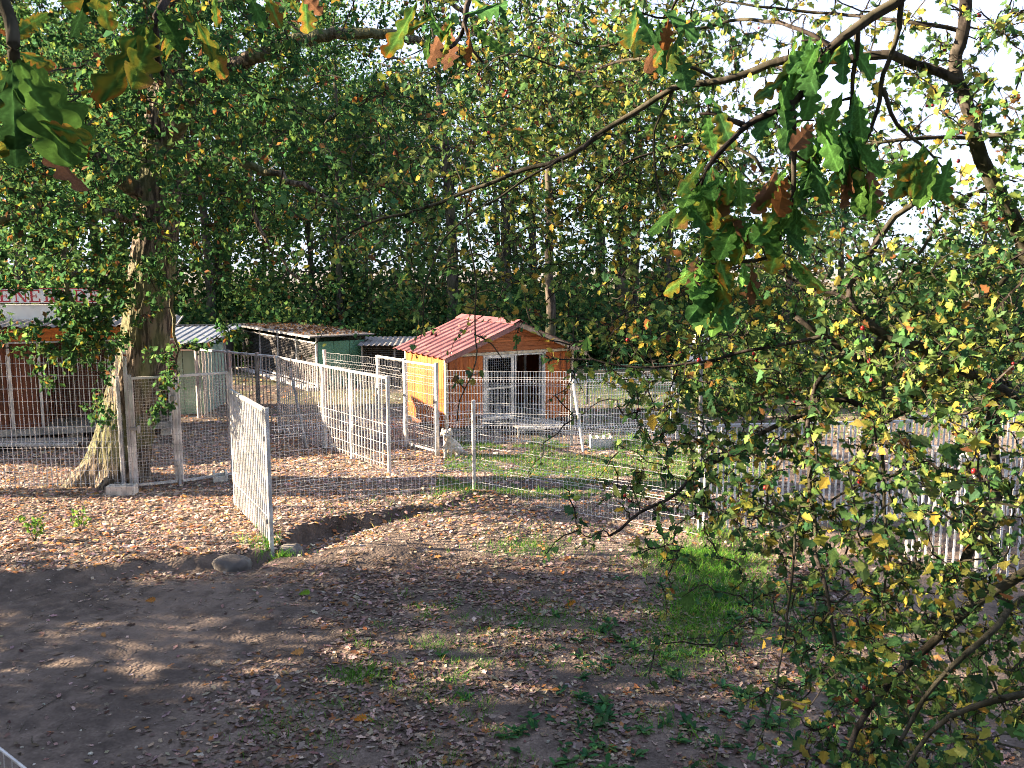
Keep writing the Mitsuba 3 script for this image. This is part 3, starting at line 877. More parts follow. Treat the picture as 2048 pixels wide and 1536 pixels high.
vg = thing("gate", "sunlit framed gate of bent wire in the fence at the shed's left corner", "gate")
a_, b_ = np.array([-2.06, 16.22]), np.array([-1.38, 15.44])
t = unit(b_ - a_)
part(vg, "frame_panel", MB().bar([*(a_ + t * 0.02), 1.67], [*(b_ - t * 0.02), 1.67], 0.035).bar([*(a_ + t * 0.02), 0.08], [*(b_ - t * 0.02), 0.08], 0.035).bar([*(a_ + t * 0.06), 0.1], [*(a_ + t * 0.06), 1.65], 0.03).bar([*(b_ - t * 0.06), 0.1], [*(b_ - t * 0.06), 1.65], 0.03).mesh(), "galvanised")
part(vg, "wire_mesh", mesh_panel(a_ + t * 0.07, b_ - t * 0.07, 0.1, 1.65, 0.055, [x * 1.5 / 1.44 for x in VROWS], 0.0045, (0.3, 0.75, 1.42), 0.04, hr=0.003), "galvanised", kind="stuff")
for q in (a_, b_):
    part(vg, "post", square_post(*q, -0.12, 1.71, 0.055, (1, -1.1)), "galvanised")

# light wire fence along the terrace edge
nf = thing("wire_fence", "thin wire fence along the eroded earth edge, its one round post on a leafy mound", "fence")
FROWS = (0.0, 0.2, 0.4, 0.44, 0.52, 0.56, 0.76, 0.96, 1.16, 1.2, 1.28, 1.32, 1.46)
for i, (p0, p1, z0, h, fo) in enumerate((((-3.24, 11.3), (-0.62, 12.68), 0.0, 1.44, (0.48, 1.22)), ((-0.54, 12.68), (2.42, 10.72), 0.0, 1.42, (0.48, 1.22)))):
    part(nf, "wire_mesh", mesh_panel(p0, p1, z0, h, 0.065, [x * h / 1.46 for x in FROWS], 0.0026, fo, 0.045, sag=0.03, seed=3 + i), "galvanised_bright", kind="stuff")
part(nf, "post", round_post(-0.58, 12.69, -0.2, 1.46, 0.03), "galvanised")
nl = thing("wire_fence", "thin wire panel fence crossing the left foreground above the bare earth bank", "fence")
part(nl, "wire_mesh", mesh_panel((-9.0, 8.3), (-3.05, 10.2), -0.02, 1.72, 0.06, (0.0, 0.2, 0.4, 0.6, 0.64, 0.8, 1.0, 1.2, 1.3, 1.38, 1.5, 1.58, 1.7), 0.0016, (), 0.03, sag=0.02, seed=8), "galvanised_dull", kind="stuff")
part(nl, "post", round_post(-6.05, 9.22, -0.3, 1.75, 0.022), "galvanised_dull")
nb = thing("wire_netting", "low loose square netting between the shed fence and the right picket fence", "fence")
part(nb, "wire_mesh", mesh_panel((3.36, 16.85), (3.95, 15.9), 0.0, 0.55, 0.1, (0.0, 0.15, 0.3, 0.45, 0.54), 0.004, sag=0.02), "galvanised", kind="stuff")
part(nb, "stake", round_post(3.97, 15.85, -0.1, 0.7, 0.02), "galvanised_dull")

# picket fence behind the hawthorn
pr = thing("picket_fence", "long galvanised picket fence behind the hawthorn on the right", "fence")
for i, (p0, p1) in enumerate((((2.5, 10.95), (5.35, 11.3)), ((5.35, 11.3), (8.6, 11.9)))):
    picket_fence(pr, p0, p1, -0.9, 1.38 + 0.06 * i, 0.083, 0.0135, (1.38 + 0.06 * i,), 0.04, "galvanised_bright", jit=0.006, seed=4 + i)
for x, y, h in ((2.47, 10.9, 1.40), (5.35, 11.32, 1.46), (8.6, 11.9, 1.46)):
    part(pr, "post", round_post(x, y, -0.25, h, 0.03), "galvanised")
pn = thing("picket_fence", "nearer picket fence leading out at the lower right behind hawthorn leaves", "fence")
picket_fence(pn, (4.78, 9.9), (5.2, 9.2), -0.9, 1.36, 0.085, 0.0135, (1.36,), 0.04, "galvanised_bright", jit=0.006, seed=11)
picket_fence(pn, (5.2, 9.2), (9.5, 9.6), -0.9, 1.36, 0.11, 0.0135, (1.36,), 0.04, "galvanised_bright", jit=0.006, seed=12)
for x, y in ((4.77, 9.93), (5.2, 9.17), (9.5, 9.6)):
    part(pn, "post", round_post(x, y, -0.25, 1.4, 0.03), "galvanised")
bf = thing("mesh_fence", "dark green mesh fence in the background behind the shed", "fence")
part(bf, "wire_mesh", mesh_panel((1.9, 21.4), (6.6, 22.6), 0.0, 1.02, 0.08, np.arange(0, 1.05, 0.1), 0.005, sides=3), "panel_green", kind="stuff")
for x, y in ((1.9, 21.4), (4.2, 22.0), (6.6, 22.6)):
    part(bf, "post", square_post(x, y, -0.1, 1.08, 0.05), "panel_dark")

# wire railing just below the camera
nr = thing("wire_railing", "pale wire rail cutting across the bottom left corner close to the viewer", "railing")
r0, r1 = np.array([-2.4, 3.02]), np.array([-0.5, 1.55])
rz = 2.02
part(nr, "top_wire", tube([[*r0, rz], [*r1, rz]], 0.0045, 8), "galvanised")
part(nr, "wire_mesh", mesh_panel(r0, r1, 0.6, rz, 0.06, (0.2, 0.4, 0.6, 0.8, 1.0, 1.2), 0.002), "galvanised", kind="stuff")
for q in (r0, r1):
    part(nr, "post", square_post(*q, -0.1, rz + 0.03, 0.05), "galvanised")

# ------------------------------------------------------------------ small things
pole = thing("sign_post", "tall grey post with a white board and a small white box seen through the hawthorn", "sign post")
part(pole, "pole", tube([[3.34, 14.85, -0.1], [3.30, 14.8, 2.3]], 0.032, 10), "galvanised_dull")
PF = Frame((3.05, 14.72), (1, 0.1), 0)
part(pole, "board", PF.one((0.0, 0, 1.82), (0.36, 0.02, 2.1), 0.004), "white_board")
for lo, hi in (((-0.015, -0.012, 2.08), (0.375, -0.002, 2.11)), ((-0.015, -0.012, 1.81), (0.375, -0.002, 1.84))):
    part(pole, "board_edge", PF.one(lo, hi), "roof_zinc")
lb = part(pole, "lamp_box", PF.one((0.1, -0.06, 2.14), (0.36, 0.12, 2.3), 0.02), "white_board")
part(lb, "lens", PF.one((0.12, -0.066, 2.16), (0.2, -0.061, 2.27)), "shade_and_lens_black")


def hollow_block(label, x, y, rot, z, size, mat, holes=2, notch=False, tilt=0.0):
    k = thing("concrete_block", label, "block")
    w, d, h = size
    solid = m3.Manifold.cube([w, d, h], True)
    hw = (w - 0.03 * (holes + 1)) / holes
    for i in range(holes):
        c = -w / 2 + 0.03 + hw / 2 + i * (hw + 0.03)
        cut = m3.Manifold.cube([hw, d - 0.06, h * (0.7 if notch else 1.2)], True)
        solid = solid - cut.translate([c, 0, h * 0.3 if notch else 0])
        if notch:
            solid = solid - m3.Manifold.cube([hw * 0.9, d * 1.2, h * 0.5], True).translate([c, 0, h * 0.45])
    mm_ = solid.rotate([tilt, 0, rot]).translate([x, y, z + h / 2]).to_mesh()
    v = np.array(mm_.vert_properties[:, :3], float)
    scene[k] = mikit.ply((v, np.array(mm_.tri_verts)), mat, smooth=20)
    return k


hollow_block("white notched concrete block on the ground right of the shed fence brace", 1.72, 16.2, 4, -0.01, (0.42, 0.2, 0.22), "block_white", 3, True)
hollow_block("low grey concrete block at the foot of the fence post beside the oak", -6.0, 12.78, 3, -0.02, (0.42, 0.18, 0.14), "concrete", 2)
hollow_block("small white broken block lying at the bottom of the fine mesh gate", -4.75, 13.55, 25, -0.02, (0.22, 0.17, 0.17), "block_white", 1, True, 12)


def rock(label, c, size, rot, seed, name="stone"):
    k = thing(name, label, "stone")
    m = trimesh.creation.icosphere(3)
    v = np.array(m.vertices)
    v = np.sign(v) * np.abs(v) ** 0.72
    v *= 1 + 0.22 * (meshkit.fbm(v * 1.3 + seed * 7, 3, seed=seed)[:, None] - 0.5) + 0.06 * (meshkit.noise(v * 5 + seed)[:, None] - 0.5)
    v *= size
    a = math.radians(rot)
    v = v @ np.array([[math.cos(a), math.sin(a), 0], [-math.sin(a), math.cos(a), 0], [0, 0, 1]]) + c
    scene[k] = mikit.ply((v, np.array(m.faces)), "stone_surface", smooth=True)


rock("grey boulder half buried left of the open tube gate's post", (-3.38, 9.9, -0.17), (0.24, 0.17, 0.16), -8, 1)
rock("pale flat-topped stone just right of the open tube gate's post", (-2.8, 10.4, -0.17), (0.16, 0.12, 0.13), 15, 2)
rock("small light stone at the right rim of the dug hollow", (-1.98, 10.12, -0.14), (0.1, 0.06, 0.06), 30, 3)

# ------------------------------------------------------------------ the dog
dog = thing("dog", "small shaggy off-white dog sitting behind the fence gate and looking at the camera", "dog")


def hull_of(a, ra, b, rb):
    s1 = m3.Manifold.sphere(ra, 14).translate(list(a))
    s2 = m3.Manifold.sphere(rb, 14).translate(list(b))
    return m3.Manifold.batch_hull([s1, s2])


def dog_mesh():
    # facing -y; x to the viewer's right; nose forward. Sitting, the rump to the right.
    J = [((0.12, 0.14, 0.11), 0.115, (0.03, 0.03, 0.24), 0.098), ((0.03, 0.03, 0.24), 0.098, (-0.01, -0.02, 0.31), 0.078),
         ((-0.01, -0.02, 0.31), 0.078, (-0.02, -0.05, 0.41), 0.058), ((-0.02, -0.05, 0.42), 0.072, (-0.025, -0.085, 0.43), 0.066),
         ((-0.025, -0.09, 0.41), 0.045, (-0.035, -0.155, 0.395), 0.028),
         ((-0.035, -0.03, 0.25), 0.05, (-0.05, -0.07, 0.12), 0.032), ((-0.05, -0.07, 0.12), 0.032, (-0.05, -0.075, 0.025), 0.026), ((-0.05, -0.075, 0.022), 0.027, (-0.055, -0.11, 0.016), 0.022),
         ((0.05, -0.02, 0.25), 0.05, (0.04, -0.055, 0.12), 0.032), ((0.04, -0.055, 0.12), 0.032, (0.04, -0.06, 0.025), 0.026), ((0.04, -0.06, 0.022), 0.027, (0.035, -0.095, 0.016), 0.022),
         ((0.17, 0.12, 0.09), 0.075, (0.15, 0.0, 0.13), 0.05), ((0.15, 0.0, 0.13), 0.048, (0.16, 0.05, 0.035), 0.03), ((0.16, 0.05, 0.028), 0.03, (0.13, -0.05, 0.02), 0.024),
         ((0.05, 0.16, 0.08), 0.075, (0.0, 0.06, 0.11), 0.045), ((0.18, 0.2, 0.06), 0.035, (0.3, 0.2, 0.04), 0.022)]
    m = m3.Manifold()
    for a, ra, b, rb in J:
        m = m + hull_of(a, ra, b, rb)
    q = m.refine_to_length(0.012).to_mesh()
    tm = trimesh.Trimesh(np.array(q.vert_properties[:, :3], float), np.array(q.tri_verts))
    trimesh.smoothing.filter_taubin(tm, iterations=8)
    v = np.array(tm.vertices)
    nrm = np.array(tm.vertex_normals)
    shag = meshkit.fbm(v * [55, 55, 22], 3, seed=4) - 0.5
    v = v + nrm * (0.028 * shag)[:, None]
    return v, np.array(tm.faces)


DP = np.array([-1.17, 15.34, float(gz(-1.17, 15.34)) - 0.005])
dv, dfc = dog_mesh()
DS = 1.08
part(dog, "body", (dv * DS + DP, dfc), "fur", smooth=True)
for sg in (-1, 1):
    e = trimesh.creation.icosphere(1, 0.0095)
    part(dog, "eye", (np.array(e.vertices) * DS + DP + np.array([-0.028 + sg * 0.028, -0.147, 0.447]) * DS, np.array(e.faces)), "dark_nose", smooth=True)
    ear = m3.Manifold.batch_hull([m3.Manifold.sphere(0.028, 12).translate([-0.02 + sg * 0.062, -0.035, 0.48]), m3.Manifold.sphere(0.02, 12).translate([-0.02 + sg * 0.088, -0.05, 0.40])]).refine_to_length(0.012).to_mesh()
    v = np.array(ear.vert_properties[:, :3], float)
    v += 0.012 * (meshkit.noise(v * 50)[:, None] - 0.5)
    part(dog, "ear", (v * DS + DP, np.array(ear.tri_verts)), "fur", smooth=True)
e = trimesh.creation.icosphere(2, 0.017)
part(dog, "nose", (np.array(e.vertices) * [1.1, 0.8, 0.8] * DS + DP + np.array([-0.036, -0.18, 0.402]) * DS, np.array(e.faces)), "dark_nose", smooth=True)

# ------------------------------------------------------------------ vegetation helpers
def tubes_batch(P, r0, r1, sides=3):
    """Many short twigs (N, m, 3) as one mesh."""
    n, m, _ = P.shape
    t = unit(np.gradient(P, axis=1))
    ref = np.where(np.abs(t[..., 2:]) < 0.85, np.array([0, 0, 1.0]), np.array([1.0, 0, 0]))
    a = unit(np.cross(t, ref))
    b = np.cross(t, a)
    w = np.linspace(0, 1, m)[None, :]
    r = np.asarray(r0).reshape(-1, 1) * (1 - w) + np.asarray(r1).reshape(-1, 1) * w
    ang = np.arange(sides) * 2 * np.pi / sides
    v = P[:, :, None] + r[:, :, None, None] * (np.cos(ang)[:, None] * a[:, :, None] + np.sin(ang)[:, None] * b[:, :, None])
    i, j = np.meshgrid(np.arange(m - 1), np.arange(sides), indexing="ij")
    i, j = i.ravel(), j.ravel()
    k = (j + 1) % sides
    q = np.stack([i * sides + j, i * sides + k, (i + 1) * sides + k, (i + 1) * sides + j], -1)
    f = np.vstack([q[:, [0, 1, 2]], q[:, [0, 2, 3]]])
    f = (f[None] + (np.arange(n) * m * sides)[:, None, None]).reshape(-1, 3)
    return v.reshape(-1, 3), f


def grow(nodes, targets, r, m=6, batch=80, wob=0.12, droop=0.05):
    """Connects every target to the nearest wood already there by a crooked twig. Returns (N, m, 3)."""
    nodes = np.asarray(nodes, float)
    d, _ = cKDTree(nodes).query(targets)
    targets = targets[np.argsort(d)]
    out = []
    for k in range(0, len(targets), batch):
        tg = targets[k:k + batch]
        d, i = cKDTree(nodes).query(tg)
        p0 = nodes[i]
        w = np.linspace(0, 1, m)[None, :, None]
        L = d[:, None, None]
        P = p0[:, None] * (1 - w) + tg[:, None] * w
        bend = r.normal(size=(len(tg), 1, 3)) * wob
        P = P + L * np.sin(np.pi * w) * bend + L * r.normal(size=P.shape) * 0.035 * np.sin(np.pi * w)
        P[:, :, 2:] += L * droop * np.sin(np.pi * w) - L * 0.02 * w
        out.append(P)
        nodes = np.vstack([nodes, P[:, 1:].reshape(-1, 3)])
    return np.vstack(out)


def leaves_on(P, per, r, spread, size, tmpl, palette, weights, down=0.5, jitter=0.22, t0=0.3, up=0.4, sizevar=0.25):
    """Leaves along twigs P: 'per' of them on each."""
    n, m, _ = P.shape
    k = np.repeat(np.arange(n), per)
    t = t0 + (1 - t0) * r.random(len(k)) ** 0.7
    x = t * (m - 1)
    i = np.minimum(x.astype(int), m - 2)
    fr = (x - i)[:, None]
    pos = P[k, i] * (1 - fr) + P[k, i + 1] * fr
    along = unit(P[k, i + 1] - P[k, i])
    ax = unit(0.5 * along + rand_dirs(len(k), r) * 1.0 + np.array([0, 0, -down]))
    pos = pos + rand_dirs(len(k), r) * spread * r.random((len(k), 1))
    nm = unit(rand_dirs(len(k), r) + np.array([0, 0, up]))
    sc = size * np.exp(r.normal(0, sizevar, len(k)))
    col = pick(r, len(k), palette, weights, jitter)
    return pos, frames(ax, nm), sc, col


def blob_points(blobs, r, mult=1.0):
    out = []
    for x, y, z, rad, n in blobs:
        k = max(1, int(round(n * mult)))
        out.append(np.array([x, y, z]) + r.normal(size=(k, 3)) * rad)
    return np.vstack(out)


OAK_PAL = [(0.032, 0.085, 0.036), (0.052, 0.12, 0.042), (0.088, 0.155, 0.045), (0.20, 0.19, 0.03), (0.22, 0.10, 0.03), (0.13, 0.065, 0.035)]
OAK_W = [0.36, 0.35, 0.20, 0.05, 0.015, 0.03]
HAW_PAL = [(0.042, 0.11, 0.05), (0.075, 0.16, 0.055), (0.13, 0.21, 0.065), (0.28, 0.30, 0.07), (0.33, 0.27, 0.055), (0.18, 0.10, 0.04)]
HAW_W = [0.22, 0.31, 0.24, 0.14, 0.07, 0.02]
WOOD_PAL = [(0.034, 0.085, 0.036), (0.058, 0.125, 0.042), (0.10, 0.165, 0.048), (0.18, 0.205, 0.06), (0.20, 0.12, 0.045)]
WOOD_W = [0.36, 0.36, 0.19, 0.06, 0.03]
GOLD_W = [0.14, 0.26, 0.34, 0.22, 0.04]

# ------------------------------------------------------------------ the big oak on the left
r = np.random.default_rng(11)
oak = thing("oak_tree", "big oak with a flared mossy trunk leaning right and a wide dark green crown", "tree")
TP = smooth_path([(-6.63, 13.62, -0.25), (-6.5, 13.6, 0.1), (-6.33, 13.6, 0.6), (-6.13, 13.6, 1.32), (-5.9, 13.6, 2.13), (-5.66, 13.6, 3.6), (-5.51, 13.62, 4.64), (-5.38, 13.7, 6.0), (-5.27, 13.8, 7.5), (-5.2, 13.85, 9.5)], 0.05)
zz = TP[:, 2]
rad = np.interp(zz, [-0.3, 0.0, 0.15, 0.4, 0.9, 1.6, 2.6, 4.6, 6.0, 9.5], [0.66, 0.58, 0.51, 0.46, 0.425, 0.395, 0.36, 0.315, 0.27, 0.12])
tv, tf = tube(TP, rad, 72)
ctr = np.repeat(TP, 72, 0)
dirr = unit(tv - ctr)
ang = np.arctan2(dirr[:, 1], dirr[:, 0])
lobe = 0.5 + 0.5 * np.sin(5 * ang + 1.2) * np.exp(-np.maximum(tv[:, 2], 0) / 0.6)
furr = meshkit.fbm(np.stack([np.cos(ang) * 5, np.sin(ang) * 5, tv[:, 2] * 1.5], -1) * 2.2, 3, seed=2)
tv = tv + dirr * (0.2 * (lobe - 0.5) * np.exp(-np.maximum(tv[:, 2], 0) / 0.5) + 0.055 * (furr - 0.5))[:, None]
part(oak, "trunk", (tv, tf), "bark_oak", smooth=True)
OAK_LIMBS = [
    (0.16, 0.04, [(-5.45, 13.65, 5.2), (-4.6, 13.0, 6.0), (-3.2, 12.4, 6.5), (-1.8, 12.2, 6.6), (-0.6, 12.4, 6.3)]),
    (0.15, 0.04, [(-5.55, 13.62, 4.4), (-6.4, 12.8, 5.2), (-7.6, 12.2, 5.6), (-8.8, 12.0, 5.4), (-9.8, 12.2, 4.6)]),
    (0.07, 0.02, [(-5.4, 13.7, 5.8), (-5.0, 12.4, 6.6), (-4.6, 11.2, 6.9), (-4.2, 10.2, 6.7)]),
    (0.13, 0.03, [(-5.3, 13.8, 7.0), (-3.8, 14.4, 8.0), (-2.0, 15.0, 8.2), (-0.4, 15.4, 7.6)]),
    (0.12, 0.03, [(-5.3, 13.8, 7.2), (-6.4, 14.2, 8.4), (-8.0, 14.4, 8.6), (-9.5, 14.6, 8.0)]),
    (0.10, 0.02, [(-5.52, 13.6, 4.6), (-4.8, 13.0, 5.0), (-3.8, 12.6, 4.9), (-2.8, 12.5, 4.5), (-2.0, 12.5, 4.0)]),
    (0.10, 0.02, [(-5.6, 13.6, 4.1), (-6.5, 12.7, 4.3), (-7.4, 12.2, 4.0), (-8.2, 12.0, 3.4), (-8.6, 12.0, 2.9)]),
    (0.07, 0.015, [(-6.5, 12.7, 4.3), (-6.4, 12.3, 3.7), (-6.3, 12.2, 3.1), (-6.2, 12.2, 2.6), (-6.25, 12.25, 2.2)]),
    (0.06, 0.012, [(-7.4, 12.2, 4.0), (-7.3, 12.1, 3.4), (-7.25, 12.0, 2.8), (-7.2, 12.05, 2.3)]),
    (0.06, 0.012, [(-4.8, 13.0, 5.0), (-5.0, 12.7, 4.2), (-5.1, 12.7, 3.4), (-5.05, 12.8, 2.6), (-5.1, 12.9, 1.8)]),
    (0.05, 0.012, [(-3.8, 12.6, 4.9), (-3.7, 12.4, 4.2), (-3.3, 12.4, 3.5), (-2.85, 12.5, 3.1)]),
]
nodes = []
for ra, rb, pts in OAK_LIMBS:
    P = smooth_path(pts, 0.12)
    P[1:-1] += r.normal(0, 0.02, (len(P) - 2, 3))
    part(oak, "limb", tube(P, np.linspace(ra, rb, len(P)), 10), "bark_oak", smooth=True)
    nodes.append(P)
nodes = np.vstack(nodes)
# crown: twig ends through a wide dome with gaps, and sprays that hang low in front of the building
c = r.uniform(-1, 1, (9000, 3))
c = c[(c**2).sum(1) < 1]
pts = np.array([-4.6, 13.0, 6.5]) + c * [6.2, 4.2, 3.9]
under = pts[:, 2] > 3.2 + 0.55 * (pts[:, 0] < -6.2) + 0.16 * np.abs(pts[:, 0] + 5.4) + 0.9 * (meshkit.noise(pts * 0.9, seed=8) - 0.5) + 0.25 * np.clip(pts[:, 0] + 3.2, 0, 9)
gap = meshkit.fbm(pts * [0.75, 0.75, 1.0], 2, seed=21) > 0.44
pts = pts[under & gap]
thin = (pts[:, 0] < -3.2) | (r.random(len(pts)) < 0.5)
pts = pts[thin]
pts = np.vstack([pts[:2400], blob_points([(-6.91, 12.00, 2.81, 0.25, 4), (-6.44, 12.00, 2.49, 0.20, 5), (-6.80, 12.00, 2.49, 0.25, 5), (-5.97, 12.20, 2.58, 0.21, 6), (-5.71, 12.30, 2.97, 0.25, 6), (-6.19, 12.30, 2.25, 0.32, 9), (-5.84, 12.30, 2.54, 0.29, 10), (-7.03, 12.20, 3.75, 0.29, 9), (-6.46, 12.20, 3.75, 0.29, 10), (-5.68, 12.20, 3.82, 0.32, 10), (-6.39, 12.10, 3.01, 0.07, 1), (-5.30, 12.90, 1.66, 0.14, 3), (-5.39, 12.90, 1.19, 0.11, 3), (-6.22, 12.80, 1.52, 0.17, 2), (-6.16, 12.80, 1.29, 0.15, 2), (-5.16, 12.90, 2.19, 0.19, 4), (-5.43, 12.20, 3.26, 0.29, 8), (-2.81, 12.50, 2.97, 0.26, 3), (-4.11, 12.50, 3.11, 0.44, 8), (-4.68, 12.50, 3.40, 0.44, 10), (-3.38, 12.50, 3.26, 0.44, 8), (-6.15, 12.00, 2.70, 0.21, 8), (-7.10, 12.00, 2.28, 0.18, 2), (-7.06, 12.40, 1.95, 0.22, 2), (-6.62, 12.40, 2.02, 0.22, 3)], r, 1.5)])
TW = grow(nodes, pts, r, m=5, droop=0.06)
part(oak, "twigs", tubes_batch(TW, np.full(len(TW), 0.012), np.full(len(TW), 0.004)), "bark_hawthorn", kind="stuff")
pos, rot, sc, col = leaves_on(TW, 24, r, 0.15, 0.078, LEAF_OAK_SMALL, OAK_PAL, OAK_W, down=0.35, t0=0.4)
v, f, cc = scatter(LEAF_OAK_SMALL, pos, rot, sc, col)
part(oak, "foliage", (v, f), "leaf_green", color=cc, kind="stuff")

